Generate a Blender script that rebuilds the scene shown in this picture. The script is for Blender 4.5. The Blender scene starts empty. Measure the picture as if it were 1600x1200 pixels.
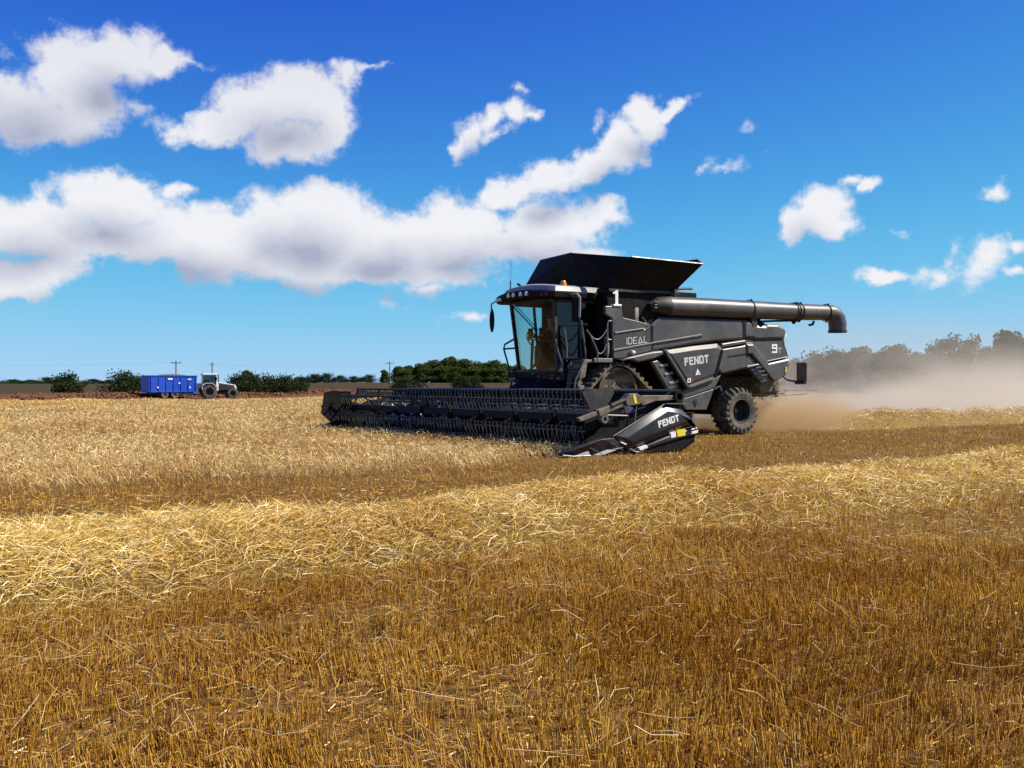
import bpy, bmesh, math, random
import numpy as np
from mathutils import Vector, Matrix

# ------------------------------------------------------------------ camera, sky, sun, exposure
scene = bpy.context.scene
C = scene.collection
R = math.radians
rng = np.random.default_rng(7)
random.seed(7)

EYE = 1.39
cam_d = bpy.data.cameras.new('camera'); cam_d.sensor_width = 36; cam_d.lens = 36.0
cam_d.clip_start = 0.1; cam_d.clip_end = 20000
cam = bpy.data.objects.new('camera', cam_d); C.objects.link(cam)
cam.location = (0, 0, EYE); cam.rotation_euler = (R(90), 0, 0)
scene.camera = cam

SUN_EL = R(45); SUN_XY = Vector((math.cos(R(1)), math.sin(R(1))))
SUN = Vector((SUN_XY.x*math.cos(SUN_EL), SUN_XY.y*math.cos(SUN_EL), math.sin(SUN_EL)))
sun_d = bpy.data.lights.new('sun', 'SUN'); sun_d.energy = 5.0; sun_d.angle = R(0.53); sun_d.color = (1.0, 0.92, 0.80)
sun = bpy.data.objects.new('sun', sun_d); C.objects.link(sun)
sun.rotation_euler = (-SUN).to_track_quat('-Z', 'Y').to_euler(); sun.location = SUN*200

scene.view_settings.view_transform = 'Standard'
scene.view_settings.look = 'None'
scene.view_settings.gamma = 1.0
scene.view_settings.exposure = 0.6
scene.view_settings.use_curve_mapping = False
scene.cycles.max_bounces = 8; scene.cycles.diffuse_bounces = 2
scene.cycles.transparent_max_bounces = 16
scene.cycles.volume_bounces = 2
scene.cycles.use_denoising = True
scene.cycles.use_adaptive_sampling = True
scene.cycles.volume_max_steps = 512

world = bpy.data.worlds.new('World'); scene.world = world; world.use_nodes = True

class NT:
    """short hand for building node trees"""
    def __init__(s, tree): s.t = tree; s.n = tree.nodes; s.l = tree.links
    def new(s, typ, **kw):
        nd = s.n.new(typ)
        for k, v in kw.items(): setattr(nd, k, v)
        return nd
    def put(s, sock, val):
        if isinstance(val, bpy.types.NodeSocket): s.l.new(val, sock)
        elif val is not None: sock.default_value = val
    def math(s, op, a, b=None, c=None, clamp=False):
        nd = s.new('ShaderNodeMath', operation=op, use_clamp=clamp)
        s.put(nd.inputs[0], a); s.put(nd.inputs[1], b); s.put(nd.inputs[2], c)
        return nd.outputs[0]
    def vmath(s, op, a, b=None, scale=None):
        nd = s.new('ShaderNodeVectorMath', operation=op)
        s.put(nd.inputs[0], a); s.put(nd.inputs[1], b)
        if scale is not None: s.put(nd.inputs['Scale'], scale)
        return nd.outputs['Value'] if op in ('LENGTH', 'DOT_PRODUCT', 'DISTANCE') else nd.outputs[0]
    def noise(s, vec, scale, detail=4, rough=0.55, dist=0.0, dim='3D'):
        nd = s.new('ShaderNodeTexNoise', noise_dimensions=dim)
        s.put(nd.inputs['Vector'], vec); s.put(nd.inputs['Scale'], scale); s.put(nd.inputs['Detail'], detail)
        s.put(nd.inputs['Roughness'], rough); s.put(nd.inputs['Distortion'], dist)
        return nd
    def smooth(s, x, a, b, lo=0.0, hi=1.0, kind='SMOOTHSTEP'):
        nd = s.new('ShaderNodeMapRange', interpolation_type=kind)
        s.put(nd.inputs['Value'], x)
        for k, v in (('From Min', a), ('From Max', b), ('To Min', lo), ('To Max', hi)): s.put(nd.inputs[k], v)
        return nd.outputs[0]
    def mix(s, f, a, b, blend='MIX'):
        nd = s.new('ShaderNodeMix', data_type='RGBA', blend_type=blend)
        s.put(nd.inputs['Factor'], f)
        s.put(nd.inputs[6], a); s.put(nd.inputs[7], b)
        return nd.outputs[2]
    def ramp(s, f, stops):
        nd = s.new('ShaderNodeValToRGB'); s.put(nd.inputs[0], f)
        el = nd.color_ramp.elements
        while len(el) < len(stops): el.new(0.5)
        for e, (p, c) in zip(el, stops): e.position = p; e.color = (*c, 1)
        return nd.outputs[0]
    def xyz(s, x, y, z):
        nd = s.new('ShaderNodeCombineXYZ')
        for i, v in enumerate((x, y, z)): s.put(nd.inputs[i], v)
        return nd.outputs[0]

# cumulus clouds: centre and half-axes in milliradians of azimuth / elevation, tilt in degrees, thickness
def ang(px, py):
    az = math.atan2(px-800, 1600.0); el = math.atan2((600-py)*math.cos(az), 1600.0)
    return az*1600, el*1600
CLOUDS = [
 (25,165,75,50,0,1),(110,115,80,52,0,1),(190,95,65,44,10,1),(70,190,95,24,0,1),(135,165,65,40,0,1),(218,172,24,10,-10,.35),(250,100,45,24,5,.8),(290,103,38,9,0,.45),
 (338,196,80,24,10,1),(400,165,75,38,5,1),(470,155,72,45,0,1),(452,215,72,34,0,1),(520,190,34,48,0,.9),(538,120,28,22,30,.8),(580,108,30,8,10,.4),
 (50,350,100,44,10,1.1),(175,318,95,46,0,1.1),(268,290,34,14,10,.8),(330,368,140,56,0,1.2),(190,380,190,30,0,1.2),(490,345,115,56,0,1.2),
 (440,405,170,42,-3,1.2),(610,372,115,50,0,1.2),(590,424,170,24,-2,1.1),(720,350,85,46,0,1.1),(710,390,150,34,2,1.2),(850,350,100,40,3,1.1),(940,332,42,28,0,.9),(772,300,38,22,10,.9),(830,385,95,26,0,1.1),(900,400,70,22,0,.9),
 (45,432,90,30,8,1.05),(15,455,70,20,0,1),(112,408,28,15,0,.8),
 (738,208,30,30,20,.62),(768,190,32,20,35,.66),(805,180,30,18,30,.7),(830,177,20,8,20,.55),(716,225,14,26,0,.6),(770,215,40,12,20,.5),
 (860,282,52,30,15,1),(925,255,55,28,30,1),(972,222,42,36,50,1),(1008,182,34,34,30,1),(1052,168,38,12,18,.8),(810,300,40,20,0,.8),
 (1132,265,44,10,15,.32),(1100,268,18,8,0,.35),
 (1284,330,42,36,0,.95),(1242,355,30,20,40,.8),(1300,350,40,20,0,.9),(1320,285,24,9,10,.5),(1356,290,20,12,20,.6),
 (1550,297,20,20,10,.6),(1380,428,36,15,0,.8),(1458,430,28,18,15,.6),(1535,408,42,26,30,.5),(1590,385,16,12,0,.6),(1594,425,14,9,0,.5),
 (665,456,34,18,0,.6),(735,498,40,9,0,.45),(815,140,16,9,0,.35),(1400,360,20,8,0,.2),(610,480,30,10,0,.3),(1168,190,10,12,0,.25),(935,190,14,10,40,.35),
]
MASSES = [(60,150,110,60,0,1),(180,105,75,48,10,1),(150,170,75,36,0,1),(345,195,95,30,8,1),(455,160,105,45,0,1),(460,215,72,34,0,1),
 (60,350,110,46,10,1.1),(180,320,95,46,0,1.1),(300,378,200,50,0,1.2),(490,345,115,56,0,1.2),(470,408,240,40,-3,1.2),(610,372,115,50,0,1.2),(620,420,200,24,-2,1.1),
 (725,365,120,46,0,1.1),(850,360,110,44,3,1.1),(860,392,110,24,0,1),(45,432,90,30,8,1.05),(750,200,48,32,35,.75),(870,278,65,32,20,1),(955,235,60,34,40,1),(1012,180,44,32,30,1),
 (1280,335,52,40,0,1.1),(1535,408,42,26,30,.5),(1380,428,36,15,0,.8)]
def cloud_group(name, blobs):
    # cloud field as a node group: direction angles in, density out
    g = bpy.data.node_groups.new(name, 'ShaderNodeTree')
    g.interface.new_socket('P', in_out='INPUT', socket_type='NodeSocketVector')
    g.interface.new_socket('D', in_out='OUTPUT', socket_type='NodeSocketFloat')
    T = NT(g); gi = T.new('NodeGroupInput'); go = T.new('NodeGroupOutput')
    sp = T.new('ShaderNodeSeparateXYZ'); T.l.new(gi.outputs[0], sp.inputs[0])
    acc = None
    for (px, py, rx, ry, rot, wgt) in blobs:
        cx, cy = ang(px, py)
        mp = T.new('ShaderNodeMapping', vector_type='TEXTURE')
        mp.inputs['Location'].default_value = (cx, cy, 0); mp.inputs['Rotation'].default_value = (0, 0, R(rot))
        mp.inputs['Scale'].default_value = (rx*1.15, ry*1.15, 1)
        # the vanishing third component only fixes the order in which the nodes are worked through
        T.l.new(gi.outputs[0] if acc is None else T.xyz(sp.outputs[0], sp.outputs[1], T.math('MULTIPLY', acc, 1e-5)), mp.inputs['Vector'])
        ln = T.vmath('LENGTH', mp.outputs[0])
        d = T.math('MULTIPLY_ADD', ln, -wgt, wgt)
        acc = d if acc is None else T.math('SMOOTH_MAX', acc, d, 0.25)
    T.l.new(acc, go.inputs[0])
    return g
def build_world():
    g_fine = cloud_group('cloud_field', CLOUDS); g_mass = cloud_group('cloud_mass', MASSES)
    W = NT(world.node_tree); W.n.clear()
    out = W.new('ShaderNodeOutputWorld'); bg = W.new('ShaderNodeBackground')
    bg.inputs['Strength'].default_value = 0.1
    sky = W.new('ShaderNodeTexSky', sky_type='NISHITA')
    sky.sun_disc = False; sky.sun_elevation = SUN_EL
    sky.sun_rotation = math.atan2(SUN_XY.x, SUN_XY.y)
    sky.altitude = 50; sky.air_density = 0.3; sky.dust_density = 0.0; sky.ozone_density = 8.0
    tc = W.new('ShaderNodeTexCoord'); gen = tc.outputs['Generated']
    sx = W.new('ShaderNodeSeparateXYZ'); W.l.new(gen, sx.inputs[0])
    X, Y, Z = sx.outputs
    az = W.math('ARCTAN2', X, Y); el = W.math('ARCSINE', Z)
    P = W.xyz(W.math('MULTIPLY', az, 1600), W.math('MULTIPLY', el, 1600), 0)
    # ragged edges: two scales of warp
    n1 = W.noise(P, 0.011, 2, 0.5); n2 = W.noise(P, 0.035, 4, 0.6)
    w1 = W.vmath('SCALE', W.vmath('SUBTRACT', n1.outputs['Color'], (0.5, 0.5, 0.5)), scale=52.0)
    w2 = W.vmath('SCALE', W.vmath('SUBTRACT', n2.outputs['Color'], (0.5, 0.5, 0.5)), scale=30.0)
    PW = W.vmath('MULTIPLY', W.vmath('ADD', P, W.vmath('ADD', w1, w2)), (1, 1, 0))
    def field(vec, g):
        nd = W.new('ShaderNodeGroup'); nd.node_tree = g; W.l.new(vec, nd.inputs[0]); return nd.outputs[0]
    d0 = field(PW, g_fine)
    n3 = W.noise(P, 0.022, 7, 0.62); n4 = W.noise(P, 0.075, 4, 0.65)
    rag = W.math('ADD', W.math('MULTIPLY', W.math('SUBTRACT', n3.outputs['Fac'], 0.5), 1.15),
                 W.math('MULTIPLY', W.math('SUBTRACT', n4.outputs['Fac'], 0.5), 0.30))
    dens = W.math('ADD', d0, rag)
    alpha = W.smooth(dens, -0.03, 0.52)
    # how much cloud lies between this point and the sun (up and to the right)
    PS = W.vmath('MULTIPLY', W.vmath('ADD', P, W.vmath('SCALE', w1, scale=0.8)), (1, 1, 0))
    d_up = field(W.vmath('ADD', PS, (14, 48, 0)), g_mass)
    occ = W.math('MULTIPLY', W.math('MAXIMUM', W.math('ADD', d_up, W.math('MULTIPLY', rag, .40)), 0), 1.18)
    under = W.math('MULTIPLY', W.smooth(el, 0.19, 0.30), W.smooth(az, 0.02, -0.16))   # the high ones show their grey bases
    occ = W.math('ADD', occ, W.math('MULTIPLY', under, 0.30))
    lit = W.smooth(occ, 0.02, 1.25, 1.0, 0.0, 'LINEAR')
    ccol = W.ramp(lit, [(0.0, (0.40, 0.43, 0.56)), (0.3, (0.57, 0.59, 0.69)), (0.65, (0.75, 0.76, 0.82)), (1.0, (0.88, 0.88, 0.91))])
    ccol = W.vmath('SCALE', ccol, scale=6.75)
    # fair weather clouds go on over the rest of the sky
    zz = W.math('MAXIMUM', Z, 0.04)
    L = W.xyz(W.math('DIVIDE', X, zz), W.math('DIVIDE', Y, zz), 0)
    n5 = W.noise(L, 0.55, 7, 0.58)
    inview = W.math('MULTIPLY', W.smooth(W.math('ABSOLUTE', az), 0.52, 0.68, 1.0, 0.0), W.smooth(el, 0.40, 0.55, 1.0, 0.0))
    a2 = W.math('MULTIPLY', W.smooth(n5.outputs['Fac'], 0.56, 0.70), W.math('SUBTRACT', 1.0, inview))
    a2 = W.math('MULTIPLY', a2, W.smooth(Z, 0.02, 0.15))
    # deep polarised blue of the picture: per channel gain and gamma on the physical sky
    sep = W.new('ShaderNodeSeparateColor'); W.l.new(sky.outputs[0], sep.inputs[0])
    chans = []
    for i, (a, b, gm) in enumerate(SKY_CURVE):
        p = W.math('POWER', W.math('MULTIPLY', sep.outputs[i], 0.1), gm)
        chans.append(W.math('DIVIDE', W.math('MULTIPLY', p, a*6.55), W.math('MULTIPLY_ADD', p, b, 1.0)))
    cb = W.new('ShaderNodeCombineColor')
    for i in range(3): W.l.new(chans[i], cb.inputs[i])
    col = W.mix(W.math('MULTIPLY', alpha, 0.97), cb.outputs[0], ccol)
    col = W.mix(a2, col, (4.9, 5.0, 5.3, 1))
    world.cycles.sampling_method = 'MANUAL'; world.cycles.sample_map_resolution = 256
    W.l.new(col, bg.inputs['Color']); W.l.new(bg.outputs[0], out.inputs['Surface'])
# gain, shoulder and gamma of each channel
SKY_CURVE = [(30.0, 63.0, 2.0), (187.0, 285.0, 2.6), (25.9, 27.5, 1.5)]
build_world()

# ------------------------------------------------------------------ helpers
def tag(o, label=None, cat=None, group=None, kind=None):
    for k, v in (('label', label), ('category', cat), ('group', group), ('kind', kind)):
        if v: o[k] = v
    return o
def empty(name, loc, rz=0.0, label=None, cat=None, group=None, sc=1.0):
    o = bpy.data.objects.new(name, None); C.objects.link(o)
    o.location = loc; o.rotation_euler = (0, 0, rz); o.scale = (sc, sc, sc); o.empty_display_size = 0.3
    return tag(o, label, cat, group)
def copy_tree(o, parent=None):
    c = o.copy(); C.objects.link(c)
    if parent: c.parent = parent
    for ch in list(o.children): copy_tree(ch, c)
    return c
def link_mesh(name, me, mat, parent=None):
    o = bpy.data.objects.new(name, me); C.objects.link(o)
    if mat: me.materials.append(mat)
    if parent: o.parent = parent
    return o
def np_mesh(name, verts, faces, mat, parent=None, smooth=False):
    """mesh from numpy arrays: verts (n,3), faces (m,k) all of k corners"""
    verts = np.asarray(verts, dtype=np.float32); faces = np.asarray(faces, dtype=np.int32)
    me = bpy.data.meshes.new(name); k = faces.shape[1]
    me.vertices.add(len(verts)); me.vertices.foreach_set('co', verts.ravel())
    me.loops.add(faces.size); me.loops.foreach_set('vertex_index', faces.ravel())
    me.polygons.add(len(faces)); me.polygons.foreach_set('loop_start', np.arange(0, faces.size, k, dtype=np.int32))
    if smooth: me.polygons.foreach_set('use_smooth', np.ones(len(faces), dtype=bool))
    me.update(calc_edges=True)
    return link_mesh(name, me, mat, parent)

def inset_poly(p, d):
    """move every edge of a 2D polygon inwards by d"""
    n = len(p); area = sum(p[i][0]*p[(i+1) % n][1]-p[(i+1) % n][0]*p[i][1] for i in range(n))
    sg = 1 if area > 0 else -1
    out = []
    for i in range(n):
        a, b, c = Vector(p[i-1]), Vector(p[i]), Vector(p[(i+1) % n])
        d1 = (b-a).normalized(); d2 = (c-b).normalized()
        n1 = Vector((-d1.y, d1.x))*sg; n2 = Vector((-d2.y, d2.x))*sg
        m = n1+n2
        if m.length < 1e-6: m = n1
        m.normalize(); k = d/max(0.35, m.dot(n1))
        out.append(tuple(b+m*k))
    return out

class MB:
    def __init__(s): s.v = []; s.f = []
    def add(s, vs, fs):
        o = len(s.v); s.v += [tuple(v) for v in vs]; s.f += [[i+o for i in f] for f in fs]; return s
    def box(s, x0, x1, y0, y1, z0, z1):
        vs = [(x, y, z) for z in (z0, z1) for y in (y0, y1) for x in (x0, x1)]
        return s.add(vs, [(0, 1, 3, 2), (4, 6, 7, 5), (0, 4, 5, 1), (2, 3, 7, 6), (0, 2, 6, 4), (1, 5, 7, 3)])
    def hull8(s, a, b):
        """solid between two quads a and b (4 points each, same order)"""
        return s.add(list(a)+list(b), [(0, 1, 2, 3), (4, 7, 6, 5), (0, 4, 5, 1), (1, 5, 6, 2), (2, 6, 7, 3), (3, 7, 4, 0)])
    def prism(s, poly, v0, v1):
        """(u,w) outline pushed along v"""
        n = len(poly)
        vs = [(u, v0, w) for u, w in poly]+[(u, v1, w) for u, w in poly]
        return s.add(vs, [list(range(n)), list(range(2*n-1, n-1, -1))]+[(i, i+n, (i+1) % n+n, (i+1) % n) for i in range(n)])
    def prism_z(s, poly, z0, z1):
        n = len(poly)
        vs = [(x, y, z0) for x, y in poly]+[(x, y, z1) for x, y in poly]
        return s.add(vs, [list(range(n)), list(range(2*n-1, n-1, -1))]+[(i, i+n, (i+1) % n+n, (i+1) % n) for i in range(n)])
    def chamfer(s, poly, v0, v1, inset, rise):
        """panel with a bevelled rim: outline at v0..v1, raised face inset at v1+rise"""
        n = len(poly); inner = inset_poly(poly, inset)
        vs = [(u, v0, w) for u, w in poly]+[(u, v1, w) for u, w in poly]+[(u, v1+rise, w) for u, w in inner]
        fs = [list(range(n)), list(range(3*n-1, 2*n-1, -1))]
        for k in (0, n): fs += [(i+k, i+n+k, (i+1) % n+n+k, (i+1) % n+k) for i in range(n)]
        return s.add(vs, fs)
    def tube(s, pts, r, n=8, caps=True):
        pts = [Vector(p) for p in pts]; m = len(pts); vs = []; fs = []
        rr = r if isinstance(r, (list, tuple)) else [r]*m
        up = None
        for i, p in enumerate(pts):
            t = (pts[min(i+1, m-1)]-pts[max(i-1, 0)]).normalized()
            if up is None:
                up = t.cross(Vector((0, 0, 1)) if abs(t.z) < .9 else Vector((1, 0, 0))).normalized()
            a = (up-t*up.dot(t)).normalized(); b = t.cross(a); up = a
            for k in range(n):
                q = 2*math.pi*k/n; vs.append(p+(a*math.cos(q)+b*math.sin(q))*rr[i])
        for i in range(m-1):
            for k in range(n):
                fs.append((i*n+k, i*n+(k+1) % n, (i+1)*n+(k+1) % n, (i+1)*n+k))
        if caps: fs += [list(range(n-1, -1, -1)), list(range((m-1)*n, m*n))]
        return s.add(vs, fs)
    def bar(s, p, q, w, h, up=(0, 0, 1)):
        """rectangular bar from p to q, w across and h along up"""
        p, q = Vector(p), Vector(q); t = (q-p).normalized(); up = Vector(up)
        if abs(t.dot(up)) > .98: up = Vector((1, 0, 0))
        a = t.cross(up).normalized()*w/2; b = a.cross(t).normalized()*h/2
        return s.hull8([p-a-b, p+a-b, p+a+b, p-a+b], [q-a-b, q+a-b, q+a+b, q-a+b])
    def lathe(s, prof, c, n=32, axis='v', closed=True):
        """profile of (radius, along) turned about an axis through c"""
        vs = []; fs = []; m = len(prof)
        for r, t in prof:
            for k in range(n):
                q = 2*math.pi*k/n; x, y = r*math.cos(q), r*math.sin(q)
                vs.append({'v': (c[0]+x, c[1]+t, c[2]+y), 'u': (c[0]+t, c[1]+x, c[2]+y), 'w': (c[0]+x, c[1]+y, c[2]+t)}[axis])
        for i in range(m if closed else m-1):
            j = (i+1) % m
            for k in range(n): fs.append((i*n+k, i*n+(k+1) % n, j*n+(k+1) % n, j*n+k))
        return s.add(vs, fs)
    def disc(s, c, r, v0, v1, n=24, axis='v'):
        return s.lathe([(1e-4, v0), (r, v0), (r, v1), (1e-4, v1)], c, n, axis, closed=False)
    def ball(s, c, r, n=8, m=6):
        rx, ry, rz = r if isinstance(r, (tuple, list)) else (r, r, r)
        vs = []; fs = []
        for i in range(m+1):
            th = math.pi*i/m
            for k in range(n):
                q = 2*math.pi*k/n
                vs.append((c[0]+rx*math.sin(th)*math.cos(q), c[1]+ry*math.sin(th)*math.sin(q), c[2]+rz*math.cos(th)))
        for i in range(m):
            for k in range(n): fs.append((i*n+k, (i+1)*n+k, (i+1)*n+(k+1) % n, i*n+(k+1) % n))
        return s.add(vs, fs)
    def build(s, name, mat, parent=None, smooth=35, bevel=0.0, seg=2):
        me = bpy.data.meshes.new(name)
        me.from_pydata(s.v, [], s.f)
        bm = bmesh.new(); bm.from_mesh(me)
        bmesh.ops.remove_doubles(bm, verts=bm.verts, dist=1e-5)
        bmesh.ops.recalc_face_normals(bm, faces=bm.faces)
        bm.to_mesh(me); bm.free()
        if smooth:
            me.shade_smooth(); me.set_sharp_from_angle(angle=R(smooth))
        o = link_mesh(name, me, mat, parent)
        if bevel:
            b = o.modifiers.new('bevel', 'BEVEL'); b.width = bevel; b.segments = seg; b.limit_method = 'ANGLE'; b.angle_limit = R(30)
        return o

# ------------------------------------------------------------------ materials
def mat(name, col, rough=0.5, metal=0.0, dirt=None, dirt_amt=0.35, var=0.15, scale=3.0, bump=0.0, bscale=40.0, coat=0.0, spec=0.5):
    m = bpy.data.materials.new(name); m.use_nodes = True
    T = NT(m.node_tree); b = T.n['Principled BSDF']
    tc = T.new('ShaderNodeTexCoord').outputs['Object']
    n = T.noise(tc, scale, 6, 0.6); n2 = T.noise(tc, scale*6, 4, 0.6)
    c = (*col, 1)
    lo = tuple(x*(1-var) for x in col)+(1,); hi = tuple(min(1, x*(1+var)) for x in col)+(1,)
    out = T.mix(n2.outputs['Fac'], lo, hi)
    if dirt:
        f = T.math('MULTIPLY', T.smooth(T.math('ADD', n.outputs['Fac'], T.math('MULTIPLY', n2.outputs['Fac'], .35)), 0.55, 0.85), dirt_amt)
        out = T.mix(f, out, (*dirt, 1))
        T.l.new(T.math('MULTIPLY_ADD', f, 0.5, rough, clamp=True), b.inputs['Roughness'])
    else:
        T.l.new(T.smooth(n.outputs['Fac'], 0.3, 0.7, max(0, rough-.06), min(1, rough+.08), 'LINEAR'), b.inputs['Roughness'])
    T.l.new(out, b.inputs['Base Color'])
    b.inputs['Metallic'].default_value = metal
    b.inputs['Specular IOR Level'].default_value = spec
    if coat: b.inputs['Coat Weight'].default_value = coat; b.inputs['Coat Roughness'].default_value = 0.22
    if bump:
        nb = T.noise(tc, bscale, 5, 0.65); bp = T.new('ShaderNodeBump'); bp.inputs['Strength'].default_value = bump
        bp.inputs['Distance'].default_value = 0.02
        T.l.new(nb.outputs['Fac'], bp.inputs['Height']); T.l.new(bp.outputs[0], b.inputs['Normal'])
    return m
DUST = (0.30, 0.23, 0.14)
M = {}
M['paint'] = mat('dark_grey_paint', (0.074, 0.072, 0.068), 0.38, 0.15, (0.20, 0.18, 0.15), 0.24, 0.10, 1.2, coat=0.1)
M['paint_panel'] = mat('charcoal_panel_paint', (0.058, 0.056, 0.053), 0.38, 0.15, (0.20, 0.18, 0.15), 0.18, 0.10, 1.5, coat=0.08)
M['header_paint'] = mat('header_shield_paint', (0.019, 0.022, 0.030), 0.32, 0.2, DUST, 0.08, 0.12, 1.5, coat=0.15)
M['black'] = mat('black_steel', (0.006, 0.006, 0.0062), 0.6, 0.0, DUST, 0.035, 0.25, 2.0, spec=0.12)
M['tine'] = mat('sprung_tine_steel', (0.12, 0.12, 0.12), 0.38, 0.4, None, 0, 0.2, 5.0)
M['tank'] = mat('black_tank_sheet', (0.006, 0.006, 0.006), 0.65, 0.0, DUST, 0.04, 0.2, 1.5, spec=0.12)
M['dark'] = mat('dark_plastic', (0.015, 0.015, 0.016), 0.55, 0.0, DUST, 0.12, 0.25, 3.0)
M['rubber'] = mat('rubber', (0.042, 0.040, 0.037), 0.75, 0.0, DUST, 0.55, 0.25, 5.0, 0.2, 60)
M['track_rubber'] = mat('dusty_track_rubber', (0.05, 0.045, 0.038), 0.8, 0.0, DUST, 0.75, 0.25, 5.0, 0.2, 60)
M['dusty'] = mat('dusty_steel', (0.10, 0.09, 0.065), 0.55, 0.1, DUST, 0.55, 0.2, 4.0)
M['grey_steel'] = mat('worn_grey_steel', (0.16, 0.155, 0.145), 0.42, 0.5, DUST, 0.35, 0.2, 4.0)
M['bright'] = mat('bright_worn_steel', (0.42, 0.42, 0.41), 0.32, 0.8, None, 0, 0.2, 5.0)
M['rail'] = mat('grab_rail_grey', (0.13, 0.13, 0.125), 0.4, 0.3, DUST, 0.2, 0.15, 5.0)
M['white'] = mat('white_decal', (0.78, 0.78, 0.78), 0.5, 0, None, 0, 0.05, 5.0)
M['silver'] = mat('silver_letter', (0.62, 0.62, 0.61), 0.4, 0.2, None, 0, 0.05, 5.0)
M['yellow'] = mat('yellow_sticker', (0.72, 0.60, 0.03), 0.5, 0, None, 0, 0.08, 8.0)
M['red'] = mat('red_reflector', (0.50, 0.03, 0.03), 0.4, 0, None, 0, 0.1, 8.0)
M['orange'] = mat('amber_lens', (0.75, 0.24, 0.02), 0.2, 0, None, 0, 0.1, 8.0)
M['lens'] = mat('lamp_lens', (0.72, 0.73, 0.74), 0.15, 0, None, 0, 0.05, 8.0)
M['roof'] = mat('cab_roof_grey', (0.30, 0.30, 0.29), 0.4, 0.1, DUST, 0.2, 0.1, 3.0)
M['hivis'] = mat('orange_work_jacket', (0.75, 0.16, 0.02), 0.8, 0, None, 0, 0.1, 8.0)
M['skin'] = mat('skin', (0.55, 0.34, 0.25), 0.55, 0, None, 0, 0.06, 8.0)
M['hair'] = mat('dark_hair', (0.03, 0.02, 0.015), 0.7, 0, None, 0, 0.1, 8.0)
M['seat'] = mat('seat_cloth', (0.022, 0.021, 0.019), 0.85, 0, None, 0, 0.1, 8.0)
def glass(name, tint, refl=0.08):
    m = bpy.data.materials.new(name); m.use_nodes = True
    T = NT(m.node_tree); T.n.clear()
    o = T.new('ShaderNodeOutputMaterial'); tr = T.new('ShaderNodeBsdfTransparent'); gl = T.new('ShaderNodeBsdfGlossy')
    tr.inputs[0].default_value = (*tint, 1); gl.inputs['Roughness'].default_value = 0.03
    fr = T.new('ShaderNodeFresnel'); fr.inputs[0].default_value = 1.45
    mx = T.new('ShaderNodeMixShader'); T.l.new(T.math('MULTIPLY', fr.outputs[0], 1.0), mx.inputs[0])
    T.l.new(tr.outputs[0], mx.inputs[1]); T.l.new(gl.outputs[0], mx.inputs[2]); T.l.new(mx.outputs[0], o.inputs[0])
    return m
M['glass'] = glass('tinted_cab_glass', (0.78, 0.91, 0.90))
M['glass_dark'] = glass('dark_cab_glass', (0.45, 0.52, 0.52))

def straw_mat(name, stops, transl=0.3, zone=None):
    """dry stalks: every stalk its own tone, slow patches of tone over the field, a little light through them"""
    m = bpy.data.materials.new(name); m.use_nodes = True
    T = NT(m.node_tree); T.n.clear()
    o = T.new('ShaderNodeOutputMaterial')
    g = T.new('ShaderNodeNewGeometry')
    c = T.ramp(g.outputs['Random Per Island'], stops)
    n = T.noise(g.outputs['Position'], 0.35, 4, 0.6)
    c = T.mix(T.smooth(n.outputs['Fac'], 0.38, 0.66), T.mix(1.0, c, (0.76, 0.64, 0.46, 1), 'MULTIPLY'), c)
    if zone: c = zone(T, g, c)
    d = T.new('ShaderNodeBsdfDiffuse'); t = T.new('ShaderNodeBsdfTranslucent'); gl = T.new('ShaderNodeBsdfGlossy')
    gl.inputs['Roughness'].default_value = 0.42
    T.l.new(c, d.inputs[0]); T.l.new(c, t.inputs[0])
    mx = T.new('ShaderNodeMixShader'); mx.inputs[0].default_value = transl
    T.l.new(d.outputs[0], mx.inputs[1]); T.l.new(t.outputs[0], mx.inputs[2])
    m2 = T.new('ShaderNodeMixShader'); m2.inputs[0].default_value = 0.05
    T.l.new(mx.outputs[0], m2.inputs[1]); T.l.new(gl.outputs[0], m2.inputs[2])
    T.l.new(m2.outputs[0], o.inputs[0])
    return m
M['stubble'] = straw_mat('stubble_stalks', [(0, (0.29, 0.135, 0.014)), (0.3, (0.54, 0.285, 0.030)), (0.7, (0.77, 0.47, 0.062)), (0.93, (0.87, 0.60, 0.13)), (1, (0.88, 0.71, 0.34))], 0.25)
M['loose'] = straw_mat('loose_straw_stalks', [(0, (0.52, 0.31, 0.06)), (0.5, (0.74, 0.53, 0.19)), (1, (0.90, 0.80, 0.56))], 0.2)
M['swath'] = straw_mat('swath_straw', [(0, (0.56, 0.33, 0.04)), (0.3, (0.80, 0.56, 0.11)), (0.7, (0.92, 0.74, 0.28)), (1, (0.95, 0.86, 0.56))], 0.25)
M['barley'] = straw_mat('ripe_barley', [(0, (0.66, 0.44, 0.14)), (0.4, (0.80, 0.58, 0.22)), (0.8, (0.87, 0.69, 0.31)), (1, (0.90, 0.76, 0.41))], 0.3)

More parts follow.
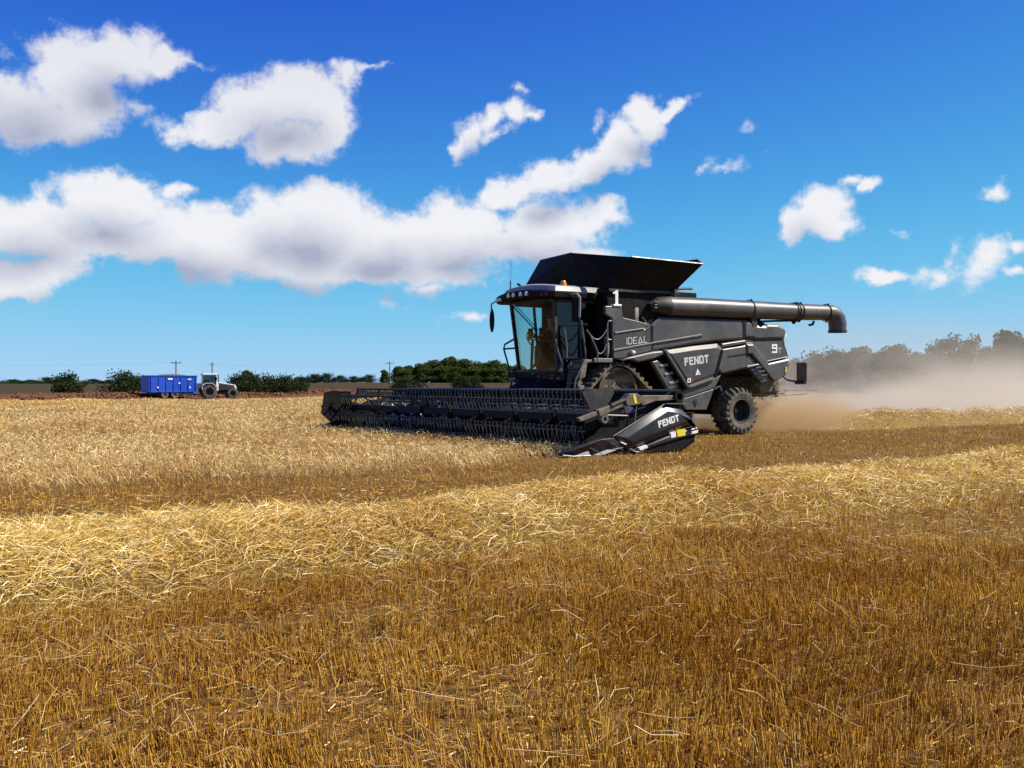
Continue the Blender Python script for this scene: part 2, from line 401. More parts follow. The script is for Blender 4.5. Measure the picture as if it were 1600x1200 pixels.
def ground_mat(name, a, b, c3, s1=0.6, s2=9.0, bump=0.6):
    m = bpy.data.materials.new(name); m.use_nodes = True
    T = NT(m.node_tree); bs = T.n['Principled BSDF']; bs.inputs['Roughness'].default_value = 0.95
    bs.inputs['Specular IOR Level'].default_value = 0.1
    p = T.new('ShaderNodeNewGeometry').outputs['Position']
    n1 = T.noise(p, s1, 5, 0.6); n2 = T.noise(p, s2, 6, 0.7); n3 = T.noise(p, s2*7, 3, 0.6)
    c = T.mix(T.smooth(n1.outputs['Fac'], 0.35, 0.65), (*a, 1), (*b, 1))
    c = T.mix(T.smooth(T.math('ADD', T.math('MULTIPLY', n2.outputs['Fac'], .6), T.math('MULTIPLY', n3.outputs['Fac'], .4)), 0.42, 0.62), c, (*c3, 1))
    T.l.new(c, bs.inputs['Base Color'])
    bp = T.new('ShaderNodeBump'); bp.inputs['Strength'].default_value = bump; bp.inputs['Distance'].default_value = 0.05
    T.l.new(T.math('ADD', n2.outputs['Fac'], n3.outputs['Fac']), bp.inputs['Height']); T.l.new(bp.outputs[0], bs.inputs['Normal'])
    return m
M['field'] = ground_mat('chaff_covered_soil', (0.055, 0.028, 0.009), (0.11, 0.058, 0.016), (0.28, 0.16, 0.042))
M['soil'] = ground_mat('red_brown_soil', (0.095, 0.042, 0.020), (0.13, 0.058, 0.028), (0.165, 0.080, 0.042), 0.4, 3.0)
M['far'] = ground_mat('far_brown_field', (0.034, 0.026, 0.009), (0.050, 0.036, 0.012), (0.070, 0.049, 0.018), 0.03, 0.4)

# ------------------------------------------------------------------ the lie of the land
PHI = R(33)                                     # the passes run at 33 degrees to the view
FWD = Vector((-math.cos(PHI), -math.sin(PHI)))  # the way the combine drives
LFT = Vector((math.sin(PHI), -math.cos(PHI)))   # its left
ORG = Vector((1.90, 27.2))                      # ground under its front axle
def uv_of(x, y):
    dx, dy = x-ORG.x, y-ORG.y
    return dx*FWD.x+dy*FWD.y, dx*LFT.x+dy*LFT.y
def xy_of(u, v):
    return ORG.x+u*FWD.x+v*LFT.x, ORG.y+u*FWD.y+v*LFT.y
def sstep(t): t = np.clip(t, 0, 1); return t*t*(3-2*t)
_wv = [(rng.normal(size=2), rng.uniform(0, 6.28)) for _ in range(9)]
def waves(x, y, s):
    """smooth pseudo noise about -1..1"""
    out = 0
    for (k, p) in _wv: out = out+np.sin(x*k[0]*s+y*k[1]*s+p+1.7*np.sin(y*k[1]*s*.6+x*s*.37+p*2))
    return out/4.0
def terrain(x, y):
    x = np.asarray(x, float); y = np.asarray(y, float); d = np.sqrt(x*x+y*y)
    z = -0.7*sstep((d-72)/55.0)*sstep((-np.arctan2(x, np.where(np.abs(y) < 1e-6, 1e-6, y))-0.17)/0.07)*np.where(y > 0, 1, 0)
    z = z+1.9*sstep((d-165)/190.0)+0.9*sstep((d-355)/700.0)
    return z+0.02*waves(x, y, 0.45)*np.clip(d/12, 0.3, 1)

def ring_sheet(name, radii, mat_, nseg=160):
    rs = np.array(radii); q = np.linspace(0, 2*np.pi, nseg, endpoint=False)
    X = rs[:, None]*np.sin(q)[None]; Y = rs[:, None]*np.cos(q)[None]
    Z = terrain(X, Y)
    V = np.stack([X, Y, Z], -1).reshape(-1, 3); F = []
    i = np.arange(len(rs)-1)[:, None]; k = np.arange(nseg)[None]; k2 = (k+1) % nseg
    F = np.stack([i*nseg+k, (i+1)*nseg+k, (i+1)*nseg+k2, i*nseg+k2], -1).reshape(-1, 4)[:, ::-1]
    o = np_mesh(name, V, F, mat_, smooth=True); o['kind'] = 'structure'; return o
ring_sheet('field_ground', [0.02]+list(np.geomspace(0.6, 150, 80)), M['field'])
ring_sheet('ploughed_field', list(np.geomspace(150, 190, 8)), M['soil'])
ring_sheet('far_field', list(np.geomspace(190, 7000, 36)), M['far'])

# ------------------------------------------------------------------ straw in all its forms
def wedge(n, d0, d1, power, half=0.60):
    """random ground points in front of the viewer, density falling with distance as d**-power"""
    a = 2.0-power; t = rng.random(n)
    d = (d0**a+t*(d1**a-d0**a))**(1/a)
    q = rng.uniform(-half, half, n)
    return d*np.sin(q), d*np.cos(q), d
def stalks(name, base, tip, wid, mat_, sides=1, mid=None):
    """one mesh of thin stalks. sides=1: a flat blade, 3: a three-sided stem; mid: a bend point"""
    n = len(base); ax = tip-base; ax = ax/np.maximum(np.linalg.norm(ax, axis=1, keepdims=True), 1e-6)
    rnd = rng.normal(size=(n, 3)); a = np.cross(ax, rnd); a /= np.maximum(np.linalg.norm(a, axis=1, keepdims=True), 1e-6)
    b = np.cross(ax, a); w = np.asarray(wid)[:, None]*0.5
    rows = [base, tip] if mid is None else [base, mid, tip]
    if sides == 1: offs = [a*w, -a*w]
    elif sides == 2: offs = None
    else: offs = [(a*math.cos(q)+b*math.sin(q))*w for q in (0, 2.094, 4.189)]
    m = len(offs); L = len(rows)
    V = np.stack([r+o for r in rows for o in offs], 1).reshape(-1, 3)
    F = []
    for r in range(L-1):
        for k in range(m if m > 2 else 1):
            k2 = (k+1) % m
            F.append([r*m+k, r*m+k2, (r+1)*m+k2, (r+1)*m+k])
    if m == 3: F.append([(L-1)*m, (L-1)*m+1, (L-1)*m+2, (L-1)*m+2])
    if m == 3: F = F[:-1]
    F = np.array(F)[None]+(np.arange(n)*m*L)[:, None, None]
    o = np_mesh(name, V, F.reshape(-1, 4), mat_)
    o['kind'] = 'stuff'; return o

EDGE_V = 5.95                 # edge of the uncut crop
SW_V, SW_HALF = 13.35, 1.25   # the straw swath of the pass before
def in_crop(u, v):
    """1 where the barley still stands"""
    edge = EDGE_V+0.25+1.15*sstep((u-5.0)/3.5)
    return (v < edge+0.18*np.sin(u*0.9)+0.12*np.sin(u*2.3+1)) & (u > np.where(v < -6.1, -90, 4.2))
def crop_end(x, y):
    """metres left before the headland"""
    # line through (-33,64) and (-17,92)
    nx, ny = 28.0, -16.0; l = math.hypot(nx, ny)
    return ((x+33)*nx+(y-64)*ny)/l
def clump_lean(x, y, s):
    return np.stack([waves(x, y, 2.1)*s, waves(x+31, y-17, 2.3)*s], -1)

def make_stubble():
    for nm, n, d0, d1, pw, half, sides in (('stubble', 42000, 2.2, 9.5, 0.0, 0.76, 3), ('stubble', 290000, 9.5, 92, 1.62, 0.72, 1)):
        x, y, d = wedge(n, d0, d1, pw, half)
        if sides == 3:      # every plant stands as a tuft of a few stems
            k = 4; x = np.repeat(x, k); y = np.repeat(y, k); n *= k
            x = x+np.tile(rng.normal(0, 1, k), n//k)*0+rng.normal(0, .016, n); y = y+rng.normal(0, .016, n); d = np.hypot(x, y)
            plant = np.repeat(rng.normal(0, 1, n//k), k)
        else: plant = rng.normal(0, 1, n)
        # drill rows 12.5 cm apart along the pass
        u, v = uv_of(x, y)
        row = np.round(v/0.14)*0.14+rng.normal(0, 0.017, n)
        v2 = np.where(d < 30, row, v); x, y = (ORG.x+u*FWD.x+v2*LFT.x, ORG.y+u*FWD.y+v2*LFT.y); v = v2
        bare = waves(x, y, 1.7)+0.5*waves(x, y, 5.1)+0.8*waves(x+5, y-3, 13.0)
        track = np.exp(-((v-16.1)/0.33)**2)+np.exp(-((v-10.6)/0.4)**2)
        keep = (rng.random(n) < np.clip(1.0+bare*0.55, 0.10, 1)) & (rng.random(n) > 0.7*track)
        keep &= ~(in_crop(u, v) & (crop_end(x, y) > 0))
        keep &= ~(np.abs(v-SW_V-.05*np.clip(u, -6, 18)) < (SW_HALF-.02*np.clip(u, -6, 18))*0.82)
        keep &= crop_end(x, y) > -60
        x, y, d, u, v, plant = (q[keep] for q in (x, y, d, u, v, plant)); n = len(x)
        h = rng.uniform(0.055, 0.105, n)*(1+0.18*waves(x, y, 0.9))*np.clip(1+.22*plant, .4, 1.7)*np.where(rng.random(n) < .04, 1.5, 1)
        h *= np.where(v < SW_V, 0.62, 1)      # cut shorter on the pass being made now
        z = terrain(x, y)
        lean = clump_lean(x, y, 0.20)+rng.normal(0, 0.13, (n, 2))+0.10*np.stack([np.sin(plant*9), np.cos(plant*7)], -1)
        flat = rng.random(n) < 0.07
        lean[flat] *= 4.5
        base = np.stack([x, y, z-0.01], -1)
        tip = base+np.stack([lean[:, 0]*h, lean[:, 1]*h, h/np.sqrt(1+(lean**2).sum(1))], -1)
        wid = rng.uniform(0.0028, 0.0052, n)*np.where(d < 9.5, 1.0, (d/9.5)**0.85*1.1)
        o = stalks(nm, base, tip, wid, M['stubble'], sides)
        tag(o, 'short golden brown stubble left standing in drill rows ' + ('close to the viewer' if d0 < 5 else 'between the swath and the combine'), 'stubble')
make_stubble()

def make_loose():
    n = 18000
    x, y, d = wedge(n, 2.2, 45, 1.35, 0.76)
    u, v = uv_of(x, y)
    sv = SW_V+.05*np.clip(u, -6, 18)
    near = np.exp(-np.abs(np.abs(v-sv)-SW_HALF)/1.1)*np.where(v > sv, 1.5, .6)+0.17+0.5*np.exp(-((v-16.4)/.8)**2)*(u > 2)
    keep = (rng.random(n) < np.clip(near, 0, 1)) & ~(in_crop(u, v))
    x, y, d = x[keep], y[keep], d[keep]; n = len(x)
    ln = rng.uniform(0.06, 0.20, n)*(1+.6*(rng.random(n) < .12)); q = rng.uniform(0, 6.283, n); z = terrain(x, y)+rng.uniform(0.02, 0.15, n)
    dz = rng.normal(0, 0.05, n)
    base = np.stack([x, y, z], -1); tip = base+np.stack([np.cos(q)*ln, np.sin(q)*ln, dz], -1)
    mid = (base+tip)/2+rng.normal(0, 0.018, (n, 3))
    o = stalks('loose_straw', base, tip, rng.uniform(0.0026, 0.0046, n)*np.maximum(1, d/9), M['loose'], 3, mid)
    tag(o, 'pale loose straws lying across the stubble beside the swath', 'straw')
make_loose()
def make_chaff():
    n = 70000
    x, y, d = wedge(n, 2.2, 14, 0.9, 0.76)
    u, v = uv_of(x, y); keep = ~in_crop(u, v); x, y, d = x[keep], y[keep], d[keep]; n = len(x)
    ln = rng.uniform(0.015, 0.07, n); q = rng.uniform(0, 6.283, n); z = terrain(x, y)+rng.uniform(0.003, 0.02, n)
    base = np.stack([x, y, z], -1); tip = base+np.stack([np.cos(q)*ln, np.sin(q)*ln, rng.normal(0, .008, n)], -1)
    o = stalks('chaff', base, tip, rng.uniform(0.003, 0.006, n)*np.maximum(1, d/9), M['stubble'], 1)
    tag(o, 'short pale chaff and broken straw scattered on the soil between the stubble', 'chaff')
make_chaff()

def mound(name, u0, u1, vc, half, height, n, mat_, label, d_ref=9.0, step=0.25, bend=0.0, uvfun=xy_of, lmax=0.30, thick=1.0, drift=0.0, widen=0.0):
    """a windrow: a low lumpy core with many lying straws over it"""
    core_m = M['swath_core']
    us = np.arange(u0, u1, step); vs = np.linspace(-1, 1, 13)
    def hgt(u, t, x, y):
        lump = 1+0.22*waves(x, y, 1.1)+0.12*waves(x, y, 3.3)
        return height*np.clip(1-np.abs(t)**2.1, 0, 1)*np.clip(lump, .35, 1.6)*sstep(np.minimum(u-u0, u1-u)/2.5)
    def place(u, t):
        v = vc+drift*np.clip(u, -6, 18)+t*(half-widen*np.clip(u, -6, 18))*(1+0.08*np.sin(u*.55)+0.06*np.sin(u*1.7+1))+0.08*np.sin(u*.4+2)
        x, y = uvfun(u, v); return x, y
    U, T_ = np.meshgrid(us, vs, indexing='ij'); X, Y = place(U, T_); Z = terrain(X, Y)+hgt(U, T_, X, Y)*0.86-0.012
    V = np.stack([X, Y, Z], -1).reshape(-1, 3); m = len(vs)
    i = np.arange(len(us)-1)[:, None]; k = np.arange(m-1)[None]
    F = np.stack([i*m+k, i*m+k+1, (i+1)*m+k+1, (i+1)*m+k], -1).reshape(-1, 4)
    # straws: denser where the swath is close to the viewer
    k = 0; uu = rng.uniform(u0, u1, n*4); tt = rng.normal(0, 0.46, n*4)
    x, y = place(uu, tt); d = np.hypot(x, y)
    p = np.minimum(1, (d_ref/d)**1.5); sel = (rng.random(n*4) < p) & (np.abs(tt) < 1.35)
    uu, tt, x, y, d = (q[sel][:n] for q in (uu, tt, x, y, d)); c = len(x)
    h = hgt(uu, np.clip(tt, -1, 1), x, y)
    z = terrain(x, y)+h*rng.uniform(0.55, 1.08, c)+rng.uniform(0.0, 0.05, c)
    ln = rng.uniform(0.07, lmax, c); q = rng.normal(0, 0.85, c)+np.where(rng.random(c) < .5, 0, np.pi)+math.atan2(FWD.y, FWD.x)+0.35
    el = rng.normal(0.0, 0.42, c)
    dr = np.stack([np.cos(q)*np.cos(el), np.sin(q)*np.cos(el), np.sin(el)], -1)*ln[:, None]
    ctr = np.stack([x, y, z], -1); base = ctr-dr/2; tip = ctr+dr/2
    mid = ctr+rng.normal(0, 0.10, (c, 3))*ln[:, None]; mid[:, 2] += 0.05*ln
    for arr in (base, mid, tip): arr[:, 2] = np.maximum(arr[:, 2], terrain(arr[:, 0], arr[:, 1])+0.004)
    o = stalks(name, base, tip, rng.uniform(0.0030, 0.0052, c)*np.maximum(1, d/9)**0.9*thick, mat_, 1, mid)
    tag(o, label, 'straw swath')
    core = np_mesh('straw_core', V, F, core_m, o, smooth=True); core['kind'] = 'stuff'
    return o
M['swath_core'] = ground_mat('matted_straw', (0.22, 0.125, 0.024), (0.34, 0.20, 0.045), (0.54, 0.35, 0.09), 1.5, 22.0, 1.0)
mound('straw_swath', -26, 26, 13.3, 1.25, 0.38, 170000, M['swath'], 'long raised swath of pale golden straw crossing the foreground from left to right', 9.0, lmax=.24, drift=.050, widen=.020)
mound('straw_swath', -60, -8.5, 0.0, 1.5, 0.42, 16000, M['swath'], 'fresh straw swath trailing behind the combine into the dust', 33.0, thick=.9)
def head_xy(u, v):
    l = math.hypot(16, 28); return -33+u*16/l+v*28/l, 64+u*28/l-v*16/l
mound('straw_swath', -14, 118, -1.8, 1.9, 0.26, 24000, M['swath'], 'far yellow straw swath along the headland in front of the blue trailer', 70.0, 0.5, uvfun=head_xy, thick=.8)

def make_barley():
    n = 300000
    x, y, d = wedge(n, 11, 100, 1.30, 0.70)
    u, v = uv_of(x, y)
    keep = in_crop(u, v) & (crop_end(x, y) > 0) & ~((np.abs(v) < 6.35) & (u < 4.35)) & ((u > -8) | (x < 0))
    x, y, d, u, v = (q[keep] for q in (x, y, d, u, v)); n = len(x)
    hole = waves(x, y, 0.8)+0.6*waves(x, y, 2.2)
    k2 = rng.random(n) < np.clip(1.5+hole*.6, 0.25, 1)
    x, y, d, u, v, hole = (q[k2] for q in (x, y, d, u, v, hole)); n = len(x)
    edge = np.clip((EDGE_V+1.4-v)/0.8, 0, 1)
    h = rng.normal(0.20, 0.035, n)*(1+0.13*np.clip(hole, -1.5, 1))*(0.75+0.25*edge)
    lean = clump_lean(x*.6, y*.6, 0.5)+rng.normal(0, 0.38, (n, 2))+(1-edge)[:, None]*np.array([LFT.x, LFT.y])*0.5
    z = terrain(x, y); w = rng.uniform(0.0030, 0.0052, n)*np.maximum(1, d/13)**0.75
    base = np.stack([x, y, z], -1); nrm = np.sqrt(1+(lean**2).sum(1))
    top = base+np.stack([lean[:, 0]*h/nrm, lean[:, 1]*h/nrm, h/nrm], -1)
    stalks_o = stalks('standing_barley', base, top, w, M['barley'], 1)
    tag(stalks_o, 'ripe uncut barley still standing in front of the cutting header', 'barley')
    # nodding ears with a few awns
    q = np.arctan2(lean[:, 1], lean[:, 0])+rng.normal(0, 0.7, n); el = rng.normal(0.15, 0.55, n); ln = rng.uniform(0.07, 0.12, n)
    dr = np.stack([np.cos(q)*np.cos(el), np.sin(q)*np.cos(el), np.sin(el)], -1)*ln[:, None]
    mid = top+dr*0.5+np.array([0, 0, 0.012]); tip = top+dr+np.array([0, 0, -0.008])
    ears = stalks('barley_ears', top, tip, w*1.6, M['barley'], 1, mid); ears.parent = stalks_o
make_barley()

# ------------------------------------------------------------------ lettering (strokes on a 0..1 high grid)
def bars(w, t):
    """letter shapes as lists of polygons; w = width of a letter, t = stroke"""
    a = w*0.5
    return {
     'F': (w, [[(0,0),(t,0),(t,1),(0,1)], [(t,1-t),(w,1-t),(w,1),(t,1)], [(t,.42),(w*.86,.42),(w*.86,.42+t*.9),(t,.42+t*.9)]]),
     'E': (w, [[(0,0),(t,0),(t,1),(0,1)], [(t,1-t*.9),(w,1-t*.9),(w,1),(t,1)], [(t,.44),(w*.86,.44),(w*.86,.44+t*.8),(t,.44+t*.8)], [(t,0),(w,0),(w,t*.9),(t,t*.9)]]),
     'N': (w*1.1, [[(0,0),(t,0),(t,1),(0,1)], [(w*1.1-t,0),(w*1.1,0),(w*1.1,1),(w*1.1-t,1)], [(t,1),(t,1-t*1.5),(w*1.1-t,0),(w*1.1-t,t*1.5)]]),
     'D': (w*1.08, [[(0,0),(t,0),(t,1),(0,1)], [(t,1-t*.9),(w*.78,1-t*.9),(w*1.08-t,.72),(w*1.08,.78),(w*.86,1),(t,1)], [(t,0),(w*.86,0),(w*1.08,.22),(w*1.08-t,.28),(w*.78,t*.9),(t,t*.9)], [(w*1.08-t,.28),(w*1.08,.22),(w*1.08,.78),(w*1.08-t,.72)]]),
     'T': (w, [[(0,1-t),(w,1-t),(w,1),(0,1)], [(a-t/2,0),(a+t/2,0),(a+t/2,1-t),(a-t/2,1-t)]]),
     'I': (t, [[(0,0),(t,0),(t,1),(0,1)]]),
     'A': (w*1.25, [[(0,0),(t*1.3,0),(w*.7,1-t*.4),(w*.55,1)], [(w*1.25,0),(w*.55,1),(w*.62,1-t*1.9),(w*1.25-t*1.5,0)], [(t*1.3,0),(w*1.25-t*1.5,0),(w*1.25-t*1.9,t),(t*1.9,t)]]),
     'L': (w*.9, [[(0,0),(t,0),(t,1),(0,1)], [(t*.5,0),(w*.9,0),(w*.9,t),(t*.5,t)]]),
     '9': (w, [[(0,1-t),(w,1-t),(w,1),(0,1)], [(0,.45),(t,.45),(t,1-t),(0,1-t)], [(w-t,t),(w,t),(w,1-t),(w-t,1-t)], [(t,.45),(w-t,.45),(w-t,.45+t),(t,.45+t)], [(0,0),(w,0),(w,t),(0,t)]]),
     '1': (w*.75, [[(w*.35,0),(w*.75,0),(w*.75,1),(w*.42,1),(w*.35,.93)], [(0,.74),(w*.35,.74),(w*.35,.93),(0,.84)]]),
    }
def lettering(text, name, org, ex, ey, v, h, w, t, gap, mat_, parent, part_off=0.0, skew=0.0):
    """letters on a (u,w) plane at depth v: org is the start of the baseline, ex and ey unit steps along and up"""
    G = bars(w, t); x = 0.0
    for chx in text:
        wd, polys = G[chx]; m = MB()
        for p in polys:
            q = [(org[0]+((x+a+skew*b)*ex[0]+b*ey[0])*h, org[1]+((x+a+skew*b)*ex[1]+b*ey[1])*h) for a, b in p]
            m.prism(q, v, v+0.006)
        m.build(name, mat_, parent, smooth=0)
        x += wd+gap

# ------------------------------------------------------------------ the combine: local x runs forward (u), y to its left (v), z up (w)
CM = empty('combine_harvester', (ORG.x, ORG.y, 0), math.pi+PHI, 'big dark grey combine harvester on rubber tracks with open grain tank and folded unloading tube', 'combine harvester')

# inner body and chassis
b = MB()
b.prism([(.3,2.08),(.3,2.95),(-.95,2.9),(-1.25,3.1),(-4.2,3.1),(-5.85,2.9),(-5.95,2.2),(-5.85,1.62),(-5.1,1.62),(-4.4,1.8),(-3.2,1.45),(-3.05,.78),(-2.15,.78),(-2.0,1.3),(-1.1,2.0)], -1.5, 1.5)
b.box(-2.9, 1.0, -.72, .72, .75, 2.1)
b.build('body_core', M['black'], CM)
b = MB(); b.box(-2.7, .36, -1.45, 1.45, 2.9, 3.83); b.build('grain_tank', M['tank'], CM, bevel=.02)
b = MB()
b.box(-5.4, -2.7, -1.2, 1.2, 3.0, 3.28); b.box(-4.3, -3.0, -1.0, .7, 3.25, 3.5)
b.build('engine_deck', M['dark'], CM, bevel=.02)

# grain tank flaps folded open into a funnel
top = [(.4,-1.45,4.80),(1.0,.8,4.72),(-.1,1.9,4.57),(-2.4,2.0,4.53),(-3.2,.95,4.80),(-3.2,-.9,4.82),(-2.4,-1.95,4.68),(-.4,-1.9,4.82)]
bot = [(.95,-1.45,3.98),(.9,1.0,3.86),(.3,1.5,3.79),(-1.84,1.5,3.81),(-2.4,.9,3.82),(-2.4,-.9,3.82),(-1.84,-1.5,3.82),(.3,-1.5,3.86)]
ctr = Vector((-.8, 0, 4.2))
for i in range(8):
    j = (i+1) % 8; q = [Vector(p) for p in (bot[i], bot[j], top[j], top[i])]
    nrm = (q[1]-q[0]).cross(q[3]-q[0]).normalized()
    if nrm.dot(ctr-q[0]) < 0: nrm = -nrm
    m = MB(); m.hull8(q, [p+nrm*.03 for p in q])
    fl = m.build('tank_flap', M['tank'], CM, smooth=0)
    if i in (0, 2, 3):
        e = MB(); e.tube([q[3]+nrm*.015, q[2]+nrm*.015], .022, 6); e.build('flap_rim', M['grey_steel'], fl)
m = MB(); m.bar((.95,-1.45,4.0), (1.12,-1.5,4.12), .05, .05); m.build('flap_hinge', M['black'], CM, smooth=0)
m = MB(); m.bar((.34,1.5,3.76), (-2.0,1.53,3.79), .05, .07); m.build('tank_edge_rail', M['dark'], CM, smooth=0)
m = MB(); m.tube([(-1.75,1.62,3.86),(-2.1,1.66,3.9),(-2.3,1.7,3.9)], .03, 8); m.bar((-1.78,1.62,3.5), (-1.76,1.62,3.86), .05, .05)
m.build('tank_latch', M['dark'], CM)

# ---- side cladding, left side (seen) ; v = 1.62 is its outer face
SV = 1.60
def panel(name, pts, dv=0.0, inset=0.03, rise=0.03, m_='paint', parent=None, th=0.09, label=None):
    q = MB(); q.chamfer(pts, SV-th+dv, SV+dv, inset, rise)
    o = q.build(name, M[m_], parent or CM, smooth=0, bevel=.006)
    if label: o['label'] = label
    return o
P_sign = panel('side_panel', [(0.53, 3.34), (0.01, 3.36), (-0.04, 3.07), (-0.58, 2.99), (-0.94, 2.92), (-0.75, 2.81), (0.31, 2.66), (0.31, 3.03), (0.53, 3.14)], 0, .015, .012)
P_ideal = panel('side_panel', [(0.31, 2.65), (-0.75, 2.80), (-0.94, 2.91), (-0.94, 2.46), (0.31, 2.24)], .01, .02, .012, 'paint_panel', label='charcoal panel with the word IDEAL')
panel('side_panel', [(0.31, 2.23), (-0.94, 2.45), (-0.94, 2.23), (-0.20, 2.09), (0.03, 2.03), (0.31, 2.02)], .035, .02, .025)
panel('side_panel', [(-0.96, 2.91), (-1.23, 3.13), (-4.24, 3.15), (-4.27, 2.63), (-3.27, 2.55), (-2.34, 2.44), (-0.96, 2.23)], .005, .05, .035)
# the bright bead that runs along both front panels
m = MB(); q = [(0.31, 2.26), (-0.94, 2.46), (-0.95, 2.46), (-2.66, 2.72), (-2.73, 2.68), (-0.95, 2.43), (-0.94, 2.42), (0.31, 2.21)]
m.prism(q, SV+.02, SV+.085); m.build('trim_strip', M['grey_steel'], CM, smooth=0, bevel=.012)
m = MB(); m.prism([(0.25, 2.69), (-0.73, 2.83), (-0.73, 2.80), (0.25, 2.65)], SV, SV+.05); m.build('trim_strip', M['grey_steel'], CM, smooth=0, bevel=.008)
m = MB(); m.ball((-.31,SV+.05,2.19), (.085,.07,.06), 14, 8); m.build('marker_lamp', M['lens'], CM)
m = MB(); m.prism([(-0.14, 2.17), (-0.37, 2.20), (-0.39, 2.26), (-0.20, 2.22)], SV+.04, SV+.1); m.build('lamp_hood', M['dark'], CM, smooth=0)
panel('side_panel', [(-4.27, 3.15), (-4.46, 3.14), (-4.81, 3.02), (-5.13, 3.02), (-5.21, 3.07), (-5.62, 3.07), (-5.86, 3.00), (-5.97, 2.88), (-5.93, 2.73), (-5.80, 2.66), (-4.73, 2.61), (-4.61, 2.65), (-4.29, 2.64)], .005, .07, .045)
P_9t = panel('side_panel', [(-4.30, 2.62), (-4.61, 2.64), (-4.75, 2.59), (-5.83, 2.63), (-5.99, 2.39), (-6.08, 2.16), (-5.24, 2.02), (-4.65, 2.51), (-4.33, 2.51)], 0, .025, -.012, label='rear panel with the mark 9T')
# wheel arch cladding
panel('arch_panel', [(-3.45, 2.35), (-4.35, 2.47), (-4.38, 1.83), (-3.45, 1.66), (-3.25, 1.79)], .02, .045, .035)
m = MB(); m.prism([(-3.63, 2.14), (-4.35, 2.23), (-4.35, 2.19), (-3.63, 2.11)], SV+.03, SV+.062); m.build('slot', M['black'], CM, smooth=0)
panel('arch_panel', [(-3.36, 2.37), (-3.41, 2.49), (-4.30, 2.61), (-4.36, 2.50), (-3.46, 2.37)], .05, .03, .03)
panel('arch_panel', [(-4.38, 2.49), (-4.63, 2.49), (-5.24, 1.97), (-6.07, 2.11), (-6.04, 1.85), (-5.93, 1.63), (-5.73, 1.55), (-5.57, 1.48), (-5.43, 1.46), (-4.58, 2.21), (-4.39, 2.21)], .03, .04, .03)
panel('arch_panel', [(-4.39, 2.18), (-4.53, 2.19), (-4.84, 1.97), (-4.40, 1.83)], -.02, .02, .015)
panel('arch_panel', [(-4.39, 1.89), (-4.84, 1.96), (-4.93, 1.90), (-4.54, 1.84), (-4.39, 1.81)], .03, .015, .015)
LV = panel('louvre_panel', [(-4.54, 1.82), (-4.93, 1.89), (-5.39, 1.49), (-5.01, 1.42)], -.01, .01, .006)
for a, b_ in (((1181,577.2),(1189,575.6)), ((1185.5,582.4),(1194,580.6)), ((1190,587.6),(1199,585.8))):
    pass
for (x0, w0, x1, w1) in ((-4.72,1.83,-4.95,1.86), (-4.82,1.72,-5.06,1.755), (-4.93,1.61,-5.17,1.645)):
    m = MB(); m.bar((x0, SV+.05, w0), (x1, SV+.05, w1), .05, .045); m.build('slat', M['dark'], LV, smooth=0, bevel=.015)

# the FENDT door with its frame, below the tube
FR = panel('side_door', [(-1.36, 2.26), (-2.34, 2.39), (-3.25, 2.48), (-3.46, 2.35), (-3.18, 1.59), (-3.03, 1.54), (-2.18, 1.31)], .05, .11, .05, 'paint_panel', label='charcoal door with the name FENDT and a white triangle')
m = MB(); m.prism([(-1.31, 2.26), (-1.39, 2.29), (-2.20, 1.31), (-2.12, 1.28)], SV+.02, SV+.13); m.build('door_edge', M['paint'], CM, smooth=0, bevel=.012)
m = MB(); m.prism([(-3.36, 2.31), (-3.44, 2.30), (-3.18, 1.55), (-3.10, 1.56)], SV+.04, SV+.11); m.build('door_gap', M['black'], CM, smooth=0)
m = MB(); m.prism([(-2.18, 1.35), (-3.06, 1.58), (-3.13, 1.52), (-2.20, 1.28)], SV+.03, SV+.12); m.build('door_sill', M['dusty'], CM, smooth=0, bevel=.012)
panel('side_panel', [(-2.12, 1.26), (-2.20, 1.27), (-3.15, 1.52), (-3.44, 1.65), (-3.34, 1.46), (-3.20, 1.28), (-2.36, 1.07), (-1.98, 0.99), (-1.97, 1.05)], .0, .02, .02)
panel('side_panel', [(-1.99, 0.98), (-2.36, 1.06), (-3.19, 1.26), (-2.92, 0.70), (-2.17, 0.71)], -.01, .008, .008)
m = MB(); m.bar((-2.50,SV+.04,1.02), (-2.58,SV+.04,.86), .03, .03); m.build('door_handle', M['rail'], CM, smooth=0)
# front louvre and fender strip above the track
panel('fender_strip', [(0.25, 2.01), (0.03, 2.02), (-0.20, 2.08), (-0.94, 2.22), (-1.23, 2.25), (-1.31, 2.24), (-1.36, 2.16), (-0.98, 2.03), (-0.46, 1.94), (-0.27, 2.00)], .07, .035, .03)
LF = panel('louvre_panel', [(-0.97, 1.97), (-1.18, 2.01), (-1.29, 1.97), (-1.93, 1.32), (-1.89, 1.26), (-1.54, 1.23)], .0, .03, .02)
for (p_, q_) in (((1031,573),(1044,571.2)), ((1038,584),(1051.5,582)), ((1045,596),(1060,593))):
    pass
for (u0, w0, u1, w1) in ((-1.24,1.84,-1.53,1.90), (-1.40,1.62,-1.70,1.69), (-1.56,1.39,-1.90,1.47)):
    m = MB(); m.bar((u0, SV-.02, w0), (u1, SV-.02, w1), .12, .085); m.build('slat', M['grey_steel'], LF, smooth=0, bevel=.02)

